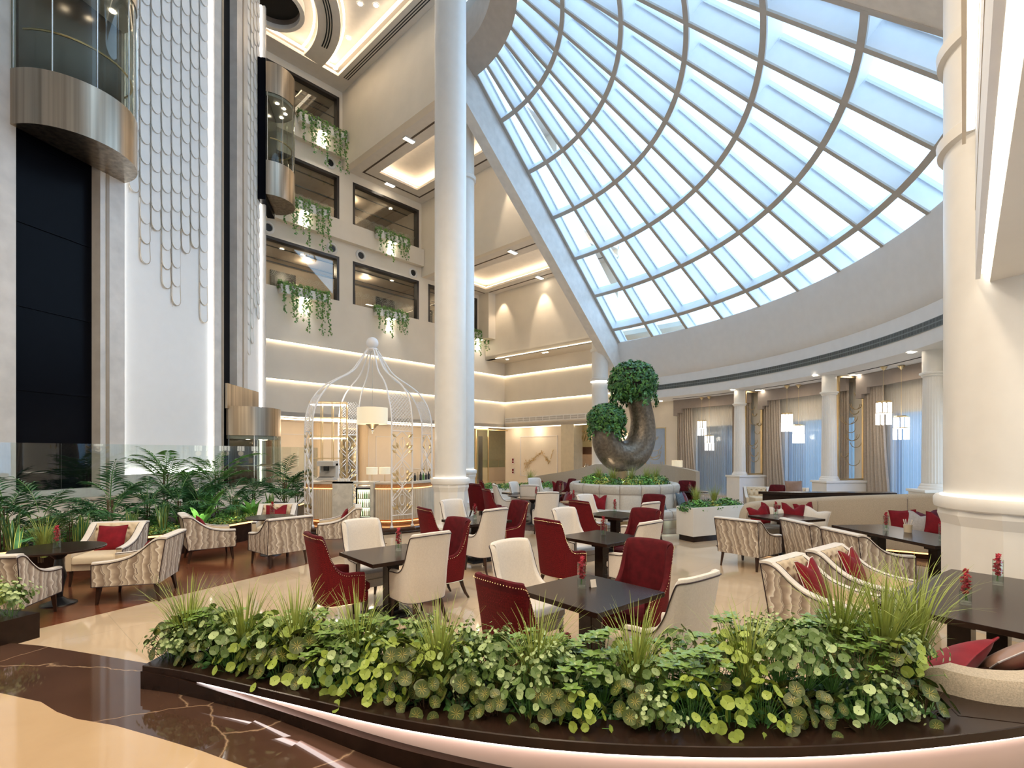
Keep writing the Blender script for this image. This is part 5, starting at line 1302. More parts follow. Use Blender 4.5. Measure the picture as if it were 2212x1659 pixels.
ARMS = [(-5.96, 5.98, 104, 'wavy patterned armchair at the lower left corner, back towards us and cut by the frame'),
 (-5.20, 7.08, 196, 'wavy patterned armchair showing its whole left flank right of the left round table'),
 (-6.34, 7.98, 284, 'cream tufted armchair facing us behind the left round table with a square red pillow'),
 (-5.72, 9.62, 38, 'wavy patterned armchair in profile at the palm bed, left of the second round table'),
 (-4.22, 9.22, 140, 'wavy patterned armchair with its back to us at the second round table'),
 (-5.10, 10.95, 284, 'small cream tufted armchair facing us behind the second round table'),
 (-3.66, 10.72, 198, 'wavy patterned armchair in profile just in front of the bottle fridge'),
 (4.20, 9.0, 36, 'wavy patterned armchair in front of the white planter box with its back to us'),
 (5.16, 8.52, 4, 'wavy patterned armchair at the long banquette table, farther of the two backs'),
 (5.20, 7.42, 3, 'wavy patterned armchair at the long banquette table, nearer of the two and showing its arm'),
 (4.03, 5.82, -53, 'cream tufted armchair with red pillow, right one of the pair facing the right long table'),
 (3.20, 5.22, -53, 'cream tufted armchair with red pillow, left one of the pair facing the right long table'),
 (2.75, 18.4, 250, 'distant patterned armchair in front of the curved booth'),
 (5.0, 19.2, 290, 'distant cream armchair near the far windows, left one'), (5.75, 19.3, 280, 'distant cream armchair near the far windows, right one'),
 (-4.35, 18.0, 250, 'patterned armchair seen through the birdcage behind the bar'),
 (8.0, 16.6, 250, 'low cream armchair under the middle window behind the dark ledge'), (9.0, 16.2, 240, 'cream armchair below the middle window, right one')]
for x, y, d, lab in ARMS: place(AC, USED, (x, y, 0), rad(d), lab, 'patterned armchairs')
# pillows
def pillow(m, s=.42, th=.13, chop=.0, pip=None):
    b = MB(); n = 18
    def f(sgn):
        def g(i, j):
            u, v = 2*i-1, 2*j-1; k = (1-abs(u)**2.6)*(1-abs(v)**2.6); pin = 1-.10*(1-abs(u)**2)*abs(v)**3*0
            x = u*s/2*(1-.07*(1-abs(v)**2)); y = v*s/2*(1-.07*(1-abs(u)**2))
            if v > 0: y -= chop*s*max(0, 1-abs(u)*1.6)*v**1.5
            return (x, sgn*th/2*max(0, k)**.55, y)
        return g
    b.grid(f(1), n, n); b.grid(f(-1), n, n)
    t = thing('pillow', 'x', 'pillow'); b.build('cover', m, t, True)
    b = MB(); e = []
    for k in range(72):
        q = k/18; sd = int(q); w = q-sd
        i, j = ((w, 0), (1, w), (1-w, 1), (0, 1-w))[sd]; p = f(1)(i, j); e.append((p[0]*1.01, 0, p[2]*1.01))
    b.tube(e, .0045, 4, closed=True); b.build('piping', pip or m, t); return t
PM = {'red': pillow(redp, chop=.22), 'redp': pillow(redp, chop=.20, pip=whitef), 'plum': pillow(purp, chop=.18), 'blue': pillow(bluep, chop=.12), 'grey': pillow(greyp, chop=.15), 'white': pillow(whitef, chop=.12), 'taupe': pillow(bronzep, chop=.0, pip=greyp), 'redflat': pillow(redp, chop=0.02)}
def pil(k, x, y, z, face, lean, lab, s=1., roll=0):
    # face: direction the pillow front looks (deg), lean back (deg)
    R_ = Matrix.Rotation(rad(face+90), 3, 'Z') @ Matrix.Rotation(rad(lean)*-1, 3, 'X') @ Matrix.Rotation(rad(roll), 3, 'Y')
    return place(PM[k], USED, (x, y, z), 0, lab, None, s, tuple(R_.to_euler()))
def on_arm(i, k, lab, s=.95, dx=-.12, dy=0, roll=0, lean=22):
    x, y, d, _ = ARMS[i]; a = rad(d); px = x+dx*cos(a)-dy*sin(a); py = y+dx*sin(a)+dy*cos(a)
    pil(k, px, py, .455+.205*s, d, lean, lab, s, roll)
on_arm(2, 'redflat', 'square red pillow leaning in the cream armchair behind the left round table', .95)
on_arm(1, 'red', 'red pillow tip in the patterned armchair right of the left round table', .85)
on_arm(3, 'red', 'red pillow in the armchair in profile at the palm bed', .9)
on_arm(5, 'red', 'red pillow in the small armchair facing us behind the second round table', 1.0)
on_arm(6, 'red', 'red pillow in the armchair in front of the bottle fridge', .9)
on_arm(11, 'redp', 'red pillow with pale piping in the left of the two right tufted armchairs', 1.05)
on_arm(10, 'redp', 'red pillow with pale piping in the right of the two right tufted armchairs', 1.05)
on_arm(12, 'red', 'red pillow on the distant armchair in front of the curved booth', .9); on_arm(13, 'red', 'red pillow on the left distant armchair by the far windows', .9); on_arm(14, 'red', 'red pillow on the right distant armchair by the far windows', .9)
on_arm(15, 'red', 'red pillow on the armchair seen through the birdcage', .9)
# round tufted sofa with sculpture island
rs = thing('round_sofa', 'big round channel tufted pale sofa around the knotted sculpture', 'sofa', (SX, SY, 0))
NS = 17; ch = lambda a, z: 1-.028*math.exp(-abs(sin(a*NS/2))*4)
b = MB(); b.lathe([(1.62, .42), (1.64, .60), (1.60, .84), (1.585, .86), (1.60, .88), (1.62, 1.0), (1.60, 1.08), (1.54, 1.12), (1.46, 1.12), (1.40, 1.08), (1.38, .95)], seg=272, mod=ch); b.build('backrest', sofaf, rs, True)
b = MB(); b.lathe([(1.55, .46), (1.95, .47), (2.06, .44), (2.10, .36), (2.09, .28), (2.08, .26), (2.09, .25), (2.08, .21)], seg=272, mod=ch); b.build('seat', sofaf, rs, True)
b = MB(); b.lathe([(2.05, .0), (2.05, .21)], seg=90); b.build('plinth', gold, rs, True)
b = MB()
for k in range(NS):
    a = 2*pi*k/NS; b.tube([(r*.972*cos(a)+.008*cos(a), r*.972*sin(a)+.008*sin(a), z) for r, z in [(1.62, .46), (1.64, .60), (1.60, .84), (1.585, .86), (1.60, .88), (1.62, 1.0), (1.60, 1.08), (1.54, 1.12)]], .007, 4)
    b.tube([(r*.972*cos(a)+.01*cos(a), r*.972*sin(a)+.01*sin(a), z) for r, z in [(1.95, .47), (2.06, .44), (2.10, .36), (2.09, .25)]], .007, 4)
b.tube([(1.592*cos(2*pi*k/90), 1.592*sin(2*pi*k/90), .862) for k in range(90)], .007, 4, closed=True)
b.build('seam', curtg, rs)
b = MB(); b.lathe([(1.40, 1.06), (0, 1.06)], seg=60); b.build('top_plate', dwood, rs)
def ring_pil(k, a, lab, s=.95, roll=0):
    r = 1.76; pil(k, SX+r*cos(rad(a)), SY+r*sin(rad(a)), .47+.2*s, a, 18, lab, s, roll)
ring_pil('red', -163, 'red pillow at the left side of the round sofa', .95); ring_pil('plum', -171, 'plum pillow leaning behind the red one at the left of the round sofa'); ring_pil('red', -124, 'red pillow on the round sofa right of the ivory chair'); 
ring_pil('blue', -70, 'slate blue pillow at the centre of the round sofa behind the crimson chair', .9); ring_pil('blue', -40, 'large slate blue pillow on the right part of the round sofa', 1.05); ring_pil('red', -31, 'crimson pillow squeezed between two blue ones on the round sofa', .9); ring_pil('plum', -24, 'dark plum pillow at the right end of the pillows on the round sofa', 1.0)
sc = thing('sculpture', 'tall hammered bronze U shaped sculpture crowned with two ivy balls', 'sculpture', (SX, SY, 1.06))
K_ = SY/F_PX
def spt(x, y, d=0): return ((x-1346)*K_, d, 2+(HZ-y)*K_-1.06)
PT = [(1304, 915, -.28, .30), (1302, 935, -.26, .36), (1307, 960, -.2, .42), (1325, 981, -.1, .47), (1350, 987, .0, .50), (1374, 973, .08, .47), (1388, 945, .14, .42), (1390, 910, .15, .37), (1383, 875, .1, .35), (1374, 845, .02, .38), (1368, 822, -.05, .40)]
cp_ = catmull([(*spt(x, y, d), r) for x, y, d, r in PT], 5)
b = MB(); b.tube([p[:3] for p in cp_], [p[3]*.98 for p in cp_], 28); b.build('bronze_body', hempm, sc, True)
b = MB(); b.lathe([(.34, 0), (.34, .16), (.28, .18), (.28, .46), (0, .46)], seg=32); b.build('pedestal', brass, sc, True)
b = MB(); b.lathe([(.95, 0), (.95, .05), (.9, .12), (.5, .14), (0, .14)], seg=48); b.build('lit_disc', ledw if False else whitecol, sc, True)
def leafcloud(b, pts, size, R, cup=.25):
    for c, nrm in pts:
        nrm = (nrm+Vector((R.gauss(0, .45), R.gauss(0, .45), R.gauss(0, .35)))).normalized(); t = nrm.cross(Vector((R.gauss(0, 1), R.gauss(0, 1), R.gauss(0, 1)))).normalized(); s = nrm.cross(t); q = size*R.uniform(.7, 1.25)
        b.add([c-t*q, c+s*q*.55-nrm*q*cup*.6, c+t*q, c-s*q*.55-nrm*q*cup*.6, c+nrm*q*cup*.3], [(0, 1, 4), (1, 2, 4), (2, 3, 4), (3, 0, 4)], R.randint(0, 1))
def crown(px, py, d, rx, ry, rz, n, seed, trail):
    R = random.Random(seed); c0 = Vector(spt(px, py, d)); P = []
    for k in range(n):
        v = Vector((R.gauss(0, 1), R.gauss(0, 1), R.gauss(0, 1))).normalized(); f = R.uniform(.82, 1.03); P.append((c0+Vector((v.x*rx*f, v.y*ry*f, v.z*rz*f)), v))
    for k in range(trail):
        a = R.uniform(0, 2*pi); x, y = cos(a)*rx*.93, sin(a)*ry*.93; L = R.uniform(.1, .45)
        for q in range(int(L/.045)): P.append((c0+Vector((x+R.gauss(0, .025), y+R.gauss(0, .025), -rz*.55-q*.045)), Vector((cos(a), sin(a), .2))))
    b = MB(); leafcloud(b, P, .062, R); return b
b = crown(1366, 827, 0, .74, .72, .66, 3000, 4, 44); o = b.build('ivy_crown', [leafd, leafm], sc); b = MB(); b.lathe([(.0, -.56), (.45, -.4), (.62, 0), (.5, .4), (0, .54)], seg=16); b.build('moss_core', soil, sc, True, loc=spt(1366, 827))
b = crown(1306, 907, -.28, .58, .56, .47, 2000, 5, 36); o = b.build('ivy_crown', [leafd, leafm], sc); b = MB(); b.lathe([(.0, -.38), (.35, -.28), (.48, 0), (.36, .3), (0, .38)], seg=16); b.build('moss_core', soil, sc, True, loc=spt(1306, 907, -.28))
for k in range(6):
    a = rad(-20-28*k); spot_lamp('island_uplight', (SX+1.0*cos(a), SY+1.0*sin(a), 1.12), (SX+.3*cos(a), SY, 3.2), 10, 80, r=.03)
# curved booth wall behind
b = MB()
BW = catmull([(.9, 21.6), (2.4, 20.4), (3.6, 20.0), (5.2, 19.9), (6.3, 19.6), (6.9, 18.9)], 8)
bt = thing('curved_booth', 'curved beige booth behind the round sofa', 'booth seat')
vo = off(BW, .12); vi = off(BW, -.12); nB = len(BW)-1
hz = lambda i: .95+.6*min(1, i/(nB*.35)) if i < nB*.7 else 1.55-.25*(i-nB*.7)/(nB*.3)
b.loops([[(*vi[i], 0), (*vi[i], hz(i)), (*vo[i], hz(i)), (*vo[i], 0)] for i in range(nB+1)])
b.build('backrest', beigef, bt)
b = MB(); vo2 = off(BW, .75)
for i in range(nB): b.prism([vo[i], vo2[i], vo2[i+1], vo[i+1]], .12, .45)
b.build('seat', beigef, bt)
for k, (i, kk) in enumerate(((3, 'red'), (6, 'red'), (8, 'plum'), (11, 'red'))):
    p = off(BW, .35)[i]; a, c = BW[i], BW[i+1]; ang = math.degrees(atan2(-(c[0]-a[0]), (c[1]-a[1])))+180
    pil(kk, p[0], p[1], .66, ang, 15, ['leftmost red pillow on the curved booth', 'second red pillow from the left on the curved booth', 'plum pillow on the curved booth', 'rightmost red pillow on the curved booth'][k], .95)
t_ = table_lamp('glowing table lamp at the far windows right of the sculpture', (7.2, 22.2, .9), s=1.2); console('small console under the far right table lamp', (7.2, 22.2, .15), 0, .6)
# curved banquette on the right
BQ = catmull([(4.95, 10.98), (5.5, 11.05), (6.26, 10.95), (6.96, 10.75), (7.62, 10.4), (8.2, 9.95), (8.85, 9.4), (9.35, 8.5)], 6)
bq = thing('banquette', 'long curved oatmeal banquette behind the dark tables at the right', 'banquette')
nQ = len(BQ)-1; L = []
O = off(BQ, 0.0)
def bqz(i): return .90+.34*min(1, (i/nQ)*1.25)
nr = [off(BQ, d) for d in (-.14, -.10, -.05, 0, .05, .10, .12)]
for i in range(nQ+1):
    h = bqz(i); e = min(1, (i/2.2)**.5) if i < 3 else 1; h = .55+(h-.55)*e
    P = lambda k, z: (nr[k][i][0], nr[k][i][1], z)
    L.append([P(0, .0), P(0, h-.08), P(1, h-.02), P(2, h), P(3, h), P(4, h-.02), P(5, h-.08), P(6, .4), P(6, 0)])
b = MB(); b.loops(L); b.build('backrest', beigef, bq, True)
sA = off(BQ, .08); sB = off(BQ, .66); b = MB(); L = []
for i in range(nQ+1):
    p, q = Vector(sA[i]), Vector(sB[i]); r = p.lerp(q, .96)
    L.append([(p.x, p.y, .14), (p.x, p.y, .46), (r.x, r.y, .46), (q.x, q.y, .43), (q.x, q.y, .14)])
b.loops(L); b.build('seat', beigef, bq, True)
b = MB(); sC = off(BQ, .60)
for i in range(nQ): b.prism([sA[i], sC[i], sC[i+1], sA[i+1]], 0, .14)
b.build('plinth', dwood, bq)
b = MB(); 
for i in (14, 27): b.tube([(nr[6][i][0], nr[6][i][1], .46), (nr[6][i][0], nr[6][i][1], bqz(i)-.09), (nr[3][i][0], nr[3][i][1], bqz(i)+.004)], .006, 4)
b.build('seam', curtg, bq)
b = MB(); s1, s2 = off(BQ, .62), off(BQ, .64)
for i in range(nQ): b.prism([s1[i], s2[i], s2[i+1], s1[i+1]], .10, .125)
b.build('led_strip', ledo, bq)
def bqp(k, px, zc, face, lab, s=1., roll=0, dep=None, lean=16):
    D = dep; x = (px-1106)/F_PX*D; pil(k, x, D, zc, face, lean, lab, s, roll)
bqp('red', 1640, .70, 262, 'dark red pillow leftmost on the banquette', .95, -14, 10.62); bqp('red', 1663, .74, 258, 'second dark red pillow from the left on the banquette', .9, 10, 10.72); bqp('white', 1683, .70, 262, 'silvery pillow behind the vase at the left end of the banquette', .85, 0, 10.55)
bqp('red', 1714, .72, 265, 'wide dark red pillow in the middle of the left pillow group on the banquette', 1.1, 6, 10.5); bqp('red', 1738, .76, 262, 'dark red pillow tucked behind the wide one on the banquette', .9, -8, 10.68); bqp('white', 1762, .66, 250, 'ivory pillow at the right end of the left pillow group on the banquette', 1.1, 14, 10.2)
bqp('redflat', 1952, .70, 235, 'dark red pillow at the left of the right pillow group on the banquette', 1.0, -6, 9.72); bqp('grey', 1985, .68, 232, 'silver grey pillow in the right pillow group on the banquette', .95, 12, 9.55); bqp('plum', 2003, .72, 230, 'plum pillow behind the silver one on the banquette', .9, -10, 9.62); bqp('red', 2030, .70, 228, 'dark red pillow beside the column pedestal on the banquette', 1.0, 4, 9.25)
t = thing('napkin_pot', 'white pot with cutlery on the long table by the banquette', 'pot', (6.22, 8.0, .751)); b = MB(); b.lathe([(0, 0), (.05, 0), (.06, .12), (.055, .12), (.045, .02), (0, .02)], seg=16); b.build('pot', creamf, t, True)
b = MB(); R = random.Random(1)
for k in range(9): a = 2*pi*k/9; b.tube([(.02*cos(a), .02*sin(a), .03), (.06*cos(a), .06*sin(a), .2)], .006, 4)
b.build('napkin', whitef, t)
# dark ledge behind the banquette
b = MB(); b.prism([(6.0, 12.4), (6.6, 12.0), (9.0, 11.9), (9.2, 12.3)], 1.0, 1.06); b.prism([(6.1, 12.4), (6.6, 12.1), (8.9, 12.0), (9.0, 12.3)], 0, 1.0); tag(b.build('ledge', dwood), 'long dark ledge behind the curved banquette', 'ledge')
pil('taupe', 7.75, 14.0, 1.0, 265, 12, 'bronze toned pillow standing below the middle window', 1.1); 
t = thing('window_bench', 'low cream bench below the middle window', 'bench', (7.7, 14.3, 0), rad(-10)); b = MB(); b.box(-.9, .9, -.3, .3, .1, .75); b.build('seat', creamf, t, bev=.03); b = MB(); b.box(-.85, .85, -.26, .26, 0, .1); b.build('plinth', dwood, t)
# white planter box
wp_ = thing('planter_box', 'white rectangular planter box with dark base right of the round sofa', 'planter', (4.02, 11.3, 0), atan2(.7, 1.48))
b = MB()
b.box(0, 1.64, 0, .06, .13, .77); b.box(0, 1.64, .46, .52, .13, .77); b.box(0, .06, .06, .46, .13, .77); b.box(1.58, 1.64, .06, .46, .13, .77); b.build('box', whitecol, wp_, bev=.004)
b = MB(); b.box(.05, 1.59, .04, .48, 0, .13); b.build('plinth', dwood, wp_); b = MB(); b.box(.06, 1.58, .06, .46, .6, .70); b.build('soil', soil, wp_)
# far planter
fp_ = thing('planter_box', 'distant low planter in front of the relief artwork', 'planter', (-1.2, 19.6, 0), rad(20)); b = MB(); b.box(0, 3.4, 0, .5, 0, .6); b.build('box', whitecol, fp_); 
# front curved planter
top = FR[0:13]; INN = [(-2.15, 3.20), (-1.75, 3.26), (-1.40, 3.20), (-1.1, 3.12), (-.75, 3.02), (-.4, 2.94), (0, 2.86), (.4, 2.82), (.8, 2.80), (1.2, 2.80), (1.6, 2.82), (1.95, 2.86), (2.25, 2.90)]
pl = thing('curved_planter', 'dark curved planter ledge with glowing white front in the foreground', 'planter')
fo = off(FR, 0); H = .75
b = MB(); fi = off(FR, -.20)
allf = [(x, y) for x, y in FR]
FRs = catmull(FR, 6); fo_, fi_ = off(FRs, 0), off(FRs, -.20)
b.loops([[(*fi_[i], H-.045), (*fo_[i], H-.045), (*fo_[i], H-.003), ((fo_[i][0]*.97+fi_[i][0]*.03), (fo_[i][1]*.97+fi_[i][1]*.03), H), (*fi_[i], H)] for i in range(len(FRs))])
b.prism([fi[0], INN[1], (-2.16, 3.22), FR[0]], H-.045, H)
b.prism([(2.12, 2.42), (2.4, 2.34), (3.0, 2.5), (4, 2.85), (5, 3.3), (5, 3.9), (4, 3.4), (3.0, 3.0), (2.3, 2.9)], H-.040, H+.002)
b.build('ledge', dwood, pl)
b = MB(); t2 = [(x, y+.0) for x, y in INN]; ti = off(INN, .06)
for i in range(1, len(INN)-1): b.prism([INN[i], ti[i], ti[i+1], INN[i+1]], 0, H-.05)
b.build('back_panel', dwood, pl)
b = MB(); wo_, wi_ = off(FR, -.035), off(FR, -.05)
wo2, wi2 = off(FRs, -.035), off(FRs, -.05)
b.loops([[(*wi2[i], zf(*wi2[i])), (*wo2[i], zf(*wo2[i])), (*wo2[i], H-.045), (*wi2[i], H-.045)] for i in range(len(FRs))])
b.build('front_panel', mat('satin white panel', (.78, .60, .52), .35, var=.02), pl)
b = MB(); a_, c_ = off(FR, -.028), off(FR, -.012)
a2_, c2_ = off(FRs, -.028), off(FRs, -.012)
b.loops([[(*a2_[i], H-.058), (*c2_[i], H-.058), (*c2_[i], H-.047), (*a2_[i], H-.047)] for i in range(8, len(FRs))])
b.build('led_strip', ledp, pl)
b = MB(); a_, c_ = off(FR, -.034), off(FR, .012); zk = lambda x, y: .705-.062*(x+1.9); 
a2_, c2_ = off(FRs, -.034), off(FRs, .012)
b.loops([[(*a2_[i], zf(*a2_[i])), (*c2_[i], zf(*c2_[i])), (*c2_[i], zk(*c2_[i])), (*a2_[i], zk(*a2_[i]))] for i in range(len(FRs))])
b.prism([(-2.16, 3.0), (-2.0, 2.95), (-1.9, 3.2), (-2.13, 3.2)], .0, H-.045)
b.build('plinth', dwood, pl)
b = MB(); b.prism(fi[1:13]+[p for p in INN[1:][::-1]], .55, .66); b.build('soil', soil, pl)
# second planter cut by the left edge
pl2 = thing('curved_planter', 'end of another dark planter cut by the left edge of the frame', 'planter', (0, 0, 0)); b = MB(); b.prism([(-3.64, 3.70), (-3.60, 3.84), (-6.0, 4.5), (-6.2, 4.1)][::-1] and [(-6.2, 4.0), (-3.66, 3.62), (-3.58, 3.86), (-6.0, 4.35)], .60, .79); b.build('box', dwood, pl2)
# near banquette at the lower right corner
nb = thing('banquette', 'tweed banquette corner at the lower right, seen from behind', 'banquette'); b = MB()
path = catmull([(2.30, 3.45), (2.26, 3.1), (2.30, 2.78), (2.46, 2.62), (2.8, 2.62), (3.3, 2.82), (4.0, 3.15), (4.8, 3.6)], 5); L = []
o0, o1, o2, o3 = off(path, .11), off(path, .07), off(path, -.07), off(path, -.11)
for i in range(len(path)):
    h = .86-.30*max(0, 1-i/11)
    L.append([(*o0[i], .0), (*o0[i], h-.05), (*o1[i], h), (*o2[i], h), (*o3[i], h-.05), (*o3[i], .0)])
b.loops(L); b.build('backrest', beigef, nb, True)
b = MB(); b.prism([(2.38, 2.85), (2.9, 2.75), (4.6, 3.6), (4.3, 4.1), (3.0, 3.4), (2.38, 3.4)], .12, .45); b.build('seat', beigef, nb, bev=.03)
pil('redflat', 2.60, 3.12, .66, 130, 48, 'large dark red pillow lying in the near banquette at the lower right', 1.35, 12); pil('taupe', 2.98, 3.08, .72, 115, 42, 'taupe and grey pillow in the near banquette at the lower right', 1.05, 22); pil('redflat', 2.95, 2.93, .66, 118, 58, 'dark red pillow lying in front of the taupe one in the near banquette', 1.25, 8); pil('red', 3.62, 3.38, .74, 115, 15, 'red pillow at the right frame edge in the near banquette', 1.1)
t = thing('paper_card', 'small white card lying on the nearest square table beside the vase', 'card', (.76, 4.72, .752), .4); b = MB(); b.add([(-.03, 0, 0), (.03, 0, 0), (.03, .02, .07), (-.03, .02, .07), (.03, .04, 0), (-.03, .04, 0)], [(0, 1, 2, 3), (3, 2, 4, 5)]); b.build('card', whitef, t)
# ================================================================ PLANTS
def disc_leaf(b, c, nrm, r, R, mi=0, cup=.18, seg=9, squash=1.):
    nrm = nrm.normalized(); t = nrm.cross(Vector((R.gauss(0, 1), R.gauss(0, 1), R.gauss(0, 1)))).normalized(); s = nrm.cross(t)
    vs = [c-nrm*r*cup]; uv = [(0, 0)]
    for k in range(seg):
        a = 2*pi*k/seg+.2; q = r*(1 if k else .82); vs.append(c+t*q*cos(a)+s*q*sin(a)*squash+nrm*r*.05*sin(3*a)); uv.append((q/r*sin(a), q/r*cos(a)))
    b.add(vs, [(0, 1+k, 1+(k+1) % seg) for k in range(seg)], mi, uv)
def pt_leaf(b, c, d, up, L, w, mi=0, droop=.3, uv=True):
    d = d.normalized(); s = d.cross(up).normalized(); u = s.cross(d)
    P = [c, c+d*L*.3+s*w*.8+u*L*.04, c+d*L*.62+s*w*.75-u*L*droop*.3, c+d*L-u*L*droop, c+d*L*.62-s*w*.75-u*L*droop*.3, c+d*L*.3-s*w*.8+u*L*.04, c+d*L*.35-u*L*.05, c+d*L*.65-u*L*(.05+droop*.35)]
    b.add(P, [(0, 1, 6), (1, 2, 7, 6), (2, 3, 7), (3, 4, 7), (4, 5, 6, 7), (5, 0, 6)], mi, [(0, 0), (.5, .3), (.5, .6), (0, 1), (-.5, .6), (-.5, .3), (0, .35), (0, .65)])
def creeper(kind, seed):
    R = random.Random(seed); b = MB(); st = MB(); n = {'lime': 26, 'star': 18, 'sage': 18, 'fresh': 11, 'coin': 34}[kind]
    for k in range(n):
        a = 2*pi*k*.618+R.gauss(0, .3); q = sqrt((k+.5)/n); rr_ = .16*q*R.uniform(.85, 1.15); z = .10+.14*(1-q*q)*R.uniform(.7, 1.2)+R.uniform(-.02, .03)-(.08*q if kind in ('star', 'lime') else 0)
        c = Vector((rr_*cos(a), rr_*sin(a), z)); nr = Vector((cos(a)*(.35+q), sin(a)*(.35+q), 1.1-.5*q))+Vector((R.gauss(0, .25), R.gauss(0, .25), R.gauss(0, .2)))
        st.tube([(c.x*.2, c.y*.2, -.02), (c.x*.7, c.y*.7, c.z*.7), tuple(c)], .0018, 3, caps=False)
        if kind == 'lime': disc_leaf(b, c, nr, R.uniform(.022, .035), R)
        elif kind == 'star': disc_leaf(b, c, nr, R.uniform(.032, .048), R, seg=11)
        elif kind == 'coin':
            disc_leaf(b, c, nr, R.uniform(.018, .031), R, 0 if R.random() < .75 else 1)
        elif kind == 'sage':
            up = nr.normalized()
            for j in range(4):
                p = c+up*(-.05+.032*j); s1 = up.cross(Vector((R.gauss(0, 1), R.gauss(0, 1), .1))).normalized()
                for sg in (1, -1): disc_leaf(b, p+s1*sg*.022, up+s1*sg*.35, R.uniform(.016, .023)*(1.1-.18*j), R, 1 if j > 1 else 0, seg=7)
        else:
            for j in range(8):
                t_ = 2*pi*j/8+k; d = Vector((cos(t_), sin(t_), .35+.25*(j % 2))); pt_leaf(b, c, d, Vector((0, 0, 1)), .055, .021)
    t = thing('creeper', 'x', 'plant')
    ms = {'lime': [leafround], 'star': [leafstar], 'coin': [leafsage, leafsage2], 'sage': [leafsage, leafsage2], 'fresh': [leaffresh]}[kind]
    b.build('leaves', ms if len(ms) > 1 else ms[0], t); st.build('stems', stemm if kind == 'star' else leafm, t); return t
def grass(seed, n=150, h=.48, w=.0038, m=None, spread=.6):
    R = random.Random(seed); b = MB()
    for k in range(n):
        a = R.uniform(0, 2*pi); L = h*R.uniform(.45, 1.15); r0 = R.uniform(0, .035); lean = R.uniform(.05, spread); curl = R.uniform(0, 1.7)*R.random()
        P = []; x, z, th = r0, 0, lean*.35; N_ = 7
        for q in range(N_+1):
            P.append((x*cos(a), x*sin(a), z)); x += L/N_*sin(th); z += L/N_*cos(th); th += (lean*.5+curl*q/N_)/N_*2.2
        sx, sy = -sin(a), cos(a); vs = []
        for q, p in enumerate(P):
            ww = w*(1-(q/N_)**2)+.0004; vs += [(p[0]-sx*ww, p[1]-sy*ww, p[2]), (p[0]+sx*ww, p[1]+sy*ww, p[2])]
        b.add(vs, [(2*q, 2*q+1, 2*q+3, 2*q+2) for q in range(N_)])
    return tag(b.build('grass_tuft', m or grassm), 'x', 'plant')
CRP = {k: [creeper(k, s) for s in (1, 2)] for k in ('lime', 'star', 'sage', 'fresh', 'coin')}
GR = [grass(1), grass(2), grass(3)]
R = random.Random(42)
def trough(s):                                              # s 0..1 along the planter -> front and back points
    f = off(FR, -.13)[0:13]; g = off(INN, .0)[0:13]
    q = s*(min(len(f), len(g))-1); i = min(int(q), min(len(f), len(g))-2); w = q-i
    return (Vector(f[i]).lerp(Vector(f[i+1]), w), Vector(g[i]).lerp(Vector(g[i+1]), w))
LBL = {'lime': 'creeper with round lime green leaves in the foreground hedge', 'star': 'creeper with dark gold-veined leaves in the foreground hedge', 'sage': 'sprigs with pale coin shaped leaves in the foreground hedge', 'fresh': 'fresh green rosette plant in the foreground hedge', 'coin': 'creeper with small sage green coin leaves in the foreground hedge'}
NP_ = 30; SEEN_ = set()
for i in range(NP_):
    s = (i+.5)/NP_; A_, B_ = trough(s)
    for j, w in enumerate((.10, .34, .60, .84, 1.06)):
        k = R.choice([['star', 'star', 'lime', 'coin', 'lime', 'sage'], ['lime', 'star', 'coin', 'sage', 'coin', 'fresh'], ['sage', 'lime', 'fresh', 'coin', 'star', 'lime'], ['fresh', 'fresh', 'coin', 'sage', 'lime', 'lime'], ['fresh', 'coin', 'fresh', 'sage', 'lime']][j])
        p = A_.lerp(B_, w+R.uniform(-.06, .06)); sc_ = R.uniform(.78, 1.0); KN = {'lime': 'lime round-leaved creeper', 'star': 'gold-veined creeper', 'sage': 'pale coin-leaved sprigs', 'fresh': 'fresh green rosette', 'coin': 'sage coin-leaved creeper'}; px_ = 1106+F_PX*p.x/p.y; gx_ = [405, 528, 637, 773, 950, 1160, 1376, 1620, 1815, 1905, 1975]; ti_ = min(range(11), key=lambda q: abs(gx_[q]-px_)); dx_ = px_-gx_[ti_]; lb_ = ('small ' if sc_ < .89 else '')+KN[k]+(' just' if abs(dx_) < 32 else '')+(' left' if dx_ < 0 else ' right')+' of the '+nth(ti_)+' grass tuft, '+['front', 'second', 'middle', 'fourth', 'back'][j]+' row of hedge'; lb_ = lb_ if lb_ not in SEEN_ else lb_.replace(' left of', ' farther left of').replace(' right of', ' farther right of'); SEEN_.add(lb_); z = .69+.08*sin(pi*min(.6, w))+R.uniform(-.02, .04)+(.10 if .74 < s < .99 and j > 0 else 0)
        f = R.choice(CRP[k]); place(f, USED, (p.x+R.uniform(-.03, .03), p.y, z), R.uniform(0, 6.28), lb_, 'foreground hedge, '+k+' plants', sc=sc_)
GX = [(405, .45, 'first from the left end'), (528, .45, 'second from the left end'), (637, .5, 'third from the left end'), (773, .5, 'fourth from the left'), (950, .45, 'fifth from the left'), (1160, .5, 'in front of the nearest crimson chair'), (1376, .5, 'in front of the nearest ivory chair'), (1620, .45, 'before the open marble floor'), (1815, .9, 'before the left tufted armchair'), (1905, .55, 'tall one beside the right long table'), (1975, .7, 'rightmost one at the end of the hedge')]
for k, (px, w, lab) in enumerate(GX):
    best = None
    for q in range(201):
        A_, B_ = trough(q/200); p = A_.lerp(B_, w); x = 1106+F_PX*p.x/p.y
        if best is None or abs(x-px) < best[0]: best = (abs(x-px), p)
    p = best[1]; sc_ = 1.05 if k < 8 else 1.25
    place(GR[k % 3], USED, (p.x, p.y, .72+(.10 if k > 7 else 0)), k*1.7, 'golden green grass tuft in the foreground hedge, '+lab, 'grass tufts in the foreground hedge', sc=sc_)
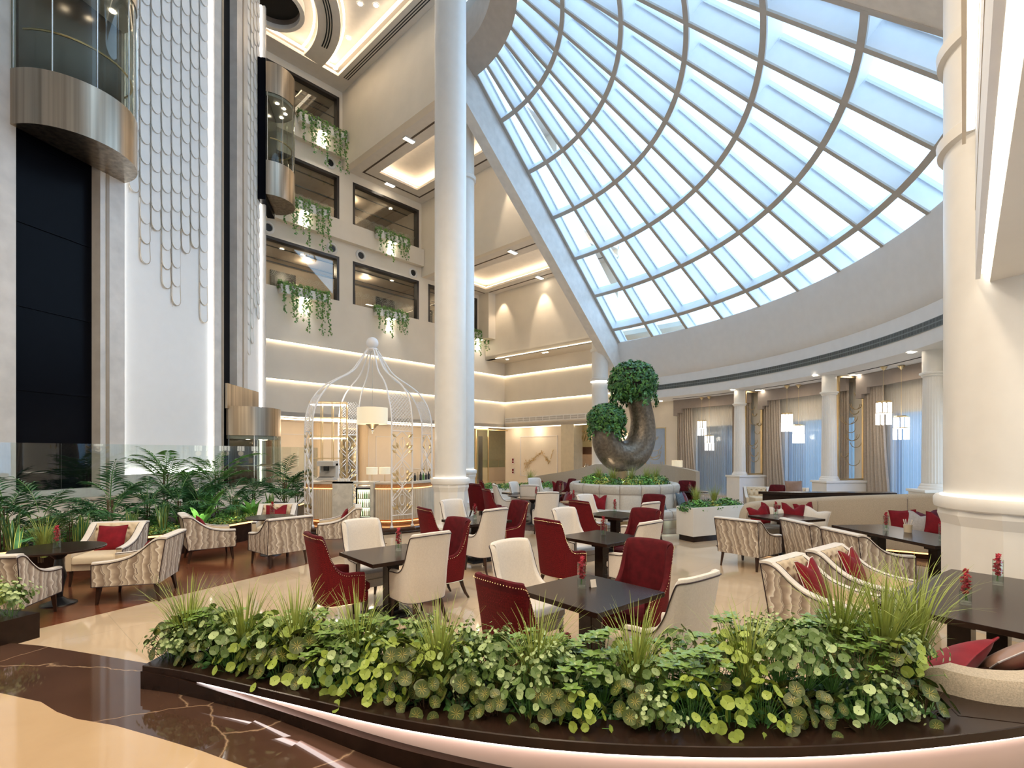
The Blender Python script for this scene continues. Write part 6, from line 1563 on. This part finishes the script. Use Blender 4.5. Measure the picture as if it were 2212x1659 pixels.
for k in range(5): place(CRP['lime' if k % 2 else 'sage'][k % 2], USED, (-3.72-.14*k, 3.78+.04*k, .80), k, 'creeper, '+nth(k)+' from the right in the dark planter at the left edge', 'plants in the left edge planter', sc=1.0)
# palms
def palm(seed, n=13, L=1.0, h0=.35, dense=15, m=None, lw=.019, ll=.26):
    R = random.Random(seed); t = thing('palm', 'x', 'plant'); b = MB(); s = MB()
    for k in range(n):
        a = 2*pi*k*.618+R.uniform(-.3, .3); Lf = L*R.uniform(.6, 1.0); th = R.uniform(.25, .95); x = .03; z = R.uniform(.05, .85)*L; P = []
        M_ = 10
        for q in range(M_+1):
            P.append(Vector((x*cos(a), x*sin(a), z))); x += Lf/M_*sin(th); z += Lf/M_*cos(th); th += .055+.03*q*.3
        s.tube(P, [.007*(1-.8*q/M_)+.001 for q in range(M_+1)], 4, caps=False)
        side = Vector((-sin(a), cos(a), 0))
        for q in range(dense):
            f = .28+.70*q/dense; g = f*M_; i = min(int(g), M_-1); p = P[i].lerp(P[i+1], g-i); d = (P[min(i+1, M_)]-P[i]).normalized()
            l = ll*Lf*sin(pi*(.18+.74*f))**.7
            for sg in (1, -1): pt_leaf(b, p, (side*sg*.85+d*.75+Vector((0, 0, R.uniform(-.1, .15)))), Vector((0, 0, 1)), l, lw*(.8 if f > .8 else 1), 0, .28)
        pt_leaf(b, P[-1], P[-1]-P[-2], Vector((0, 0, 1)), ll*.6*Lf, lw)
    b.build('fronds', m or leafd, t); s.build('stems', leafm, t)
    s = MB()
    for k in range(4): a = k*1.6; s.tube([(0.03*cos(a), .03*sin(a), -.15), (.04*cos(a), .04*sin(a), .75*L)], .009, 5)
    s.build('trunk', stemm, t); return t
def bladeplant(name, seed, n, L, w, mats, lean=.25, arch=.2):
    R = random.Random(seed); b = MB()
    for k in range(n):
        a = 2*pi*k*.618; l = L*R.uniform(.6, 1.1); th = R.uniform(.02, lean); x = R.uniform(0, .06); z = 0; P = []; tw = R.uniform(-.6, .6)
        for q in range(7):
            P.append((x*cos(a), x*sin(a), z)); x += l/6*sin(th); z += l/6*cos(th); th += arch/6*R.uniform(.6, 1.4)*2
        sx, sy = -sin(a+tw), cos(a+tw); vs = []
        for q, p in enumerate(P):
            ww = w*(sin(pi*min(.97, (q/6)*.85+.14)))**.6
            for e in (-1, -.72, 0, .72, 1): vs.append((p[0]+sx*ww*e, p[1]+sy*ww*e, p[2]-(ww*.25 if e == 0 else 0)))
        for q in range(6):
            for e in range(4): b.add([], []); b.f.append([len(b.v)+q*5+e, len(b.v)+q*5+e+1, len(b.v)+q*5+e+6, len(b.v)+q*5+e+5]); b.mi.append(1 if e in (0, 3) else 0)
        b.v += vs
    return tag(b.build(name, mats), 'x', 'plant')
PA = [palm(1, 20, .85, dense=10, ll=.34, lw=.017), palm(2, 17, .8, dense=9, ll=.36, lw=.017), palm(3, 14, 1.0, dense=12, m=leafm, ll=.28, lw=.012)]
PALMS = [(8, 8.2, .45, 1.12, 1, 'dark palm at the very left edge of the palm bed'), (88, 8.3, .35, .95, 0, 'low dark palm second from the left in the bed'), (238, 9.6, .4, 1.12, 0, 'big dark palm left of the glowing scalloped panel'), (318, 10.4, .4, 1.05, 1, 'dark palm at the bottom left of the glowing panel'),
 (358, 11.9, .55, 1.25, 2, 'tallest slender palm in front of the glowing panel'), (385, 10.7, .35, 1.0, 0, 'dense dark palm in the middle of the bed'), (468, 12.2, .6, 1.15, 2, 'slender palm in front of the ground level elevator'), (500, 12.0, .4, .95, 1, 'dark palm below the ground level elevator'),
 (548, 13.2, .4, .95, 1, 'small dark palm right of the elevator'), (615, 14.0, .45, 1.15, 0, 'dense palm at the right end of the bed beside the birdcage'), (430, 11.6, .4, 1.0, 1, 'dark palm behind the bright ferns'), (150, 8.9, .3, .8, 1, 'short dark palm behind the left snake plants'), (640, 14.4, .4, 1.0, 1, 'dark palm half hidden by the birdcage')]
for px, D, z, s_, k, lab in PALMS: place(PA[k], USED, ((px-1106)/F_PX*D, D, z), px*.1, lab, 'palms of the bed', sc=s_)
for px, D in ((60, 8.0), (200, 8.8), (300, 9.8), (420, 10.8), (500, 11.6), (600, 13.2)): spot_lamp('bed_fill_spot', ((px-1106)/F_PX*(D-.3), D-.3, .5), ((px-1106)/F_PX*(D+.9), D+.9, 1.9), 9, 110, (1, .93, .80), .8, .05)  # fill spots added among the plants to brighten the bed
SN = [bladeplant('snake_plant', 1, 13, .62, .030, [leafd, leafy], .22, .05), bladeplant('snake_plant', 2, 12, .58, .028, [leafd, leafy], .25, .05)]
for k, (px, D, s_, lab) in enumerate([(28, 7.9, 1.1, 'leftmost'), (172, 8.3, 1.0, 'second, between the low and the big palm'), (283, 9.4, .95, 'third, right of the big palm'), (352, 10.0, 1.0, 'fourth, behind the cream armchair'), (510, 11.9, .9, 'fifth, below the elevator'), (585, 12.9, .95, 'rightmost, beside the dense palm'), (190, 8.5, .8, 'small one touching the second')]):
    place(SN[k % 2], USED, ((px-1106)/F_PX*D, D, .40), k, 'yellow edged snake plant in the palm bed, '+lab, 'snake plants', sc=s_)
BF = bladeplant('bird_nest_fern', 3, 15, .62, .055, [leafb, leafb], .75, .5)
for px, D, lab in ((433, 10.9, 'bright green broad leaved fern in the palm bed, left one'), (546, 12.4, 'bright green broad leaved fern in the palm bed, right one')): place(BF, USED, ((px-1106)/F_PX*D, D, .42), px, lab, 'bright ferns')
BL = bladeplant('broad_leaf_plant', 5, 7, 1.25, .13, [leafd, leafd], .5, .5); place(BL, USED, ((415-1106)/F_PX*12.0, 12.0, .5), 1, 'broad banana like leaves in front of the glowing panel')
BL2 = bladeplant('broad_leaf_plant', 6, 6, .85, .09, [leafm, leafb], .5, .4); place(BL2, USED, ((447-1106)/F_PX*11.3, 11.3, .55), 2, 'mid green paddle leaf plant left of the elevator')
def bush(seed, r, h, n, ms, size):
    R = random.Random(seed); b = MB(); P = []
    for k in range(n):
        v = Vector((R.gauss(0, 1), R.gauss(0, 1), abs(R.gauss(0, 1)))).normalized(); f = R.uniform(.5, 1.05); P.append((Vector((v.x*r*f, v.y*r*f, v.z*h*f)), v))
    leafcloud(b, P, size, R, .3); return tag(b.build('shrub', ms), 'x', 'plant')
BU = [bush(1, .27, .24, 330, [leafm, leafy], .036), bush(2, .27, .26, 330, [leafm, leafb], .034), bush(3, .24, .22, 300, [leafd, leafm], .036)]
for k in range(1, 17):
    for w in (.30, .80):
        A_, B_ = trough((k+.5)/17); q = A_.lerp(B_, w); place(BU[2], USED, (q.x, q.y, .62), k*1.3+w*5, 'dark filler shrub, '+nth(k)+' from the left, '+('front' if w < .5 else 'back')+' row low in the foreground hedge', 'filler shrubs in the foreground hedge', sc=.82 if w < .5 else .95)
for k in range(len(CB)-3):                                  # ground cover along the curb
    for q, d in enumerate((-.28, -.62)):
        p = off(CB, d)[k]; 
        if p[1] > 14.5: continue
        place(BU[(k+q) % 3 if q else 0], USED, (p[0], p[1], .36), k*2+q, 'low leafy ground cover, '+nth(k)+' along the palm bed curb, '+('second row' if q else 'front row'), 'ground cover of the palm bed', sc=.9)
        if k % 2 == q:
            p = off(CB, d-.6)[k]; place(BU[1+q % 2], USED, (p[0], p[1], .36), k, 'low leafy ground cover, '+nth(k)+' along the palm bed curb, '+('fourth row' if q else 'third row'), 'ground cover of the palm bed', sc=1.1)
place(GR[0], USED, ((95-1106)/F_PX*7.7, 7.7, .42), 0, 'grassy tuft in the palm bed behind the left round table', sc=1.3)
for k in range(16):
    a = 2*pi*k/16; place(BU[(0, 1, 0, 2)[k % 4]], USED, (SX+1.02*cos(a), SY+1.02*sin(a), 1.05), k, 'shrub, '+nth(k)+' counterclockwise from the right in the hedge ring around the sculpture', 'hedge ring on the round sofa', sc=1.15 if k % 3 else 1.3)
for k in range(5): a = rad(-150+30*k); place(GR[k % 3], USED, (SX+.95*cos(a), SY+.95*sin(a), 1.1), k, 'grass tuft, '+nth(k)+' from the left in the hedge ring around the sculpture', 'hedge ring grasses', sc=1.1)
an = atan2(.7, 1.48)
for k in range(7):
    x = .12+k*.235; p = (4.02+x*cos(an)-.26*sin(an), 11.3+x*sin(an)+.26*cos(an), .68); place(BU[(2, 1, 2, 0)[k % 4]], USED, p, k*1.3, 'leafy shrub, '+nth(k)+' from the left in the white planter box', 'shrubs in the white planter box', sc=1.0)
for k, x in enumerate((.4, .95)): place(GR[k+1], USED, (4.02+x*cos(an)-.3*sin(an), 11.3+x*sin(an)+.3*cos(an), .78), k, ('left' if k == 0 else 'right')+' golden grass tuft in the white planter box', sc=1.0)
for k in range(12):
    x = .15+k*.28; p = (-1.2+x*cos(rad(20))-.25*sin(rad(20)), 19.6+x*sin(rad(20))+.25*cos(rad(20)), .55); place(BU[k % 3], USED, p, k, 'shrub, '+nth(k)+' from the left in the distant low planter before the artwork', 'shrubs of the distant planter', sc=1.1)
place(GR[2], USED, (.75, 20.5, .62), 0, 'spiky plant at the right of the distant planter', sc=1.5)
# hanging ivy on the balcony parapets
def ivy(seed, w, n, Lm):
    R = random.Random(seed); t = thing('hanging_ivy', 'x', 'plant'); b = MB(); st = MB()
    def lf(c, nrm):
        nrm = (nrm+Vector((R.gauss(0, .4), R.gauss(0, .3), R.gauss(0, .4)))).normalized(); d = Vector((R.gauss(0, .6), -.1, -1)); d = (d-nrm*d.dot(nrm)).normalized(); s = nrm.cross(d); q = R.uniform(.06, .10)
        b.add([c-d*q*.5, c+s*q*.75-d*q*.2, c+s*q*.35+d*q*.2, c+d*q, c-s*q*.35+d*q*.2, c-s*q*.75-d*q*.2], [(0, 1, 2, 3, 4, 5)], R.randint(0, 1))
    for k in range(int(w*330)):
        x = R.uniform(0, w); lf(Vector((x, R.uniform(-.30, .05), R.uniform(-.1, .20)-.16*R.random())), Vector((0, -1, .7)))
    for k in range(n):
        x0 = w*(k+.5)/n+R.uniform(-.06, .06); edge = abs(x0/w-.5)*2; L = Lm*(R.uniform(.45, 1.0) if edge < .6 else R.uniform(.6, 1)); x = x0; P = []
        m_ = int(L/.05)
        for q in range(m_):
            x += R.gauss(0, .012); p = Vector((x, -.34-.02*sin(q), -q*.05)); P.append(p)
            for _ in range(2 if q < m_*.6 else 1):
                if R.random() < .95: lf(p+Vector((R.gauss(0, .055), R.gauss(0, .03), 0)), Vector((0, -1, .2)))
        if len(P) > 1: st.tube(P[::3]+[P[-1]], .006, 3, caps=False)
    b.build('leaves', [leafiv, leafm], t); st.build('stems', stemm, t)
    m = MB(); m.box(.05, w-.05, -.30, 0, -.42, -.02); m.build('trough', whitecol, t); m = MB(); m.box(w/2-.18, w/2+.18, -.26, -.06, -.44, -.42); m.build('uplight_lens', lampw, t); return t
IV = {'a': ivy(1, 2.45, 8, 2.2), 'b': ivy(2, 2.05, 7, 1.75)}
for k, (x0, z, kd, lab) in enumerate([(635, 17.75, 'a', 'topmost, below the highest balcony window'), (593, 13.65, 'a', 'second from the top at the left windows'), (599, 9.70, 'a', 'lowest at the left windows'), (802, 13.65, 'b', 'upper one at the right windows beside the tall column'), (806, 9.65, 'b', 'lower one at the right windows above the birdcage ball'), (1006, 9.6, 'b', 'sliver showing right of the slim column')]):
    u = ua(x0); y = VA-(.28 if z > 12 else 0); place(IV[kd], USED, W(u, y, z), rad(47), 'ivy hanging from a white trough, '+lab, 'ivy troughs of the balconies')
    w = 2.45 if kd == 'a' else 2.05
    spot_lamp('trough_lamp', W(u+w/2, y-.22, z-.45), W(u+w/2, VA+.05, z-2.2), 60, 75, (1, .93, .85), .8, .03)
# everything that was only a pattern for copies must stand somewhere
for o in list(bpy.data.objects):
    if o.parent is None and o.get('label') == 'x' and id(o) not in USED:
        for c in [o]+[k for k in o.children_recursive]: bpy.data.objects.remove(c)
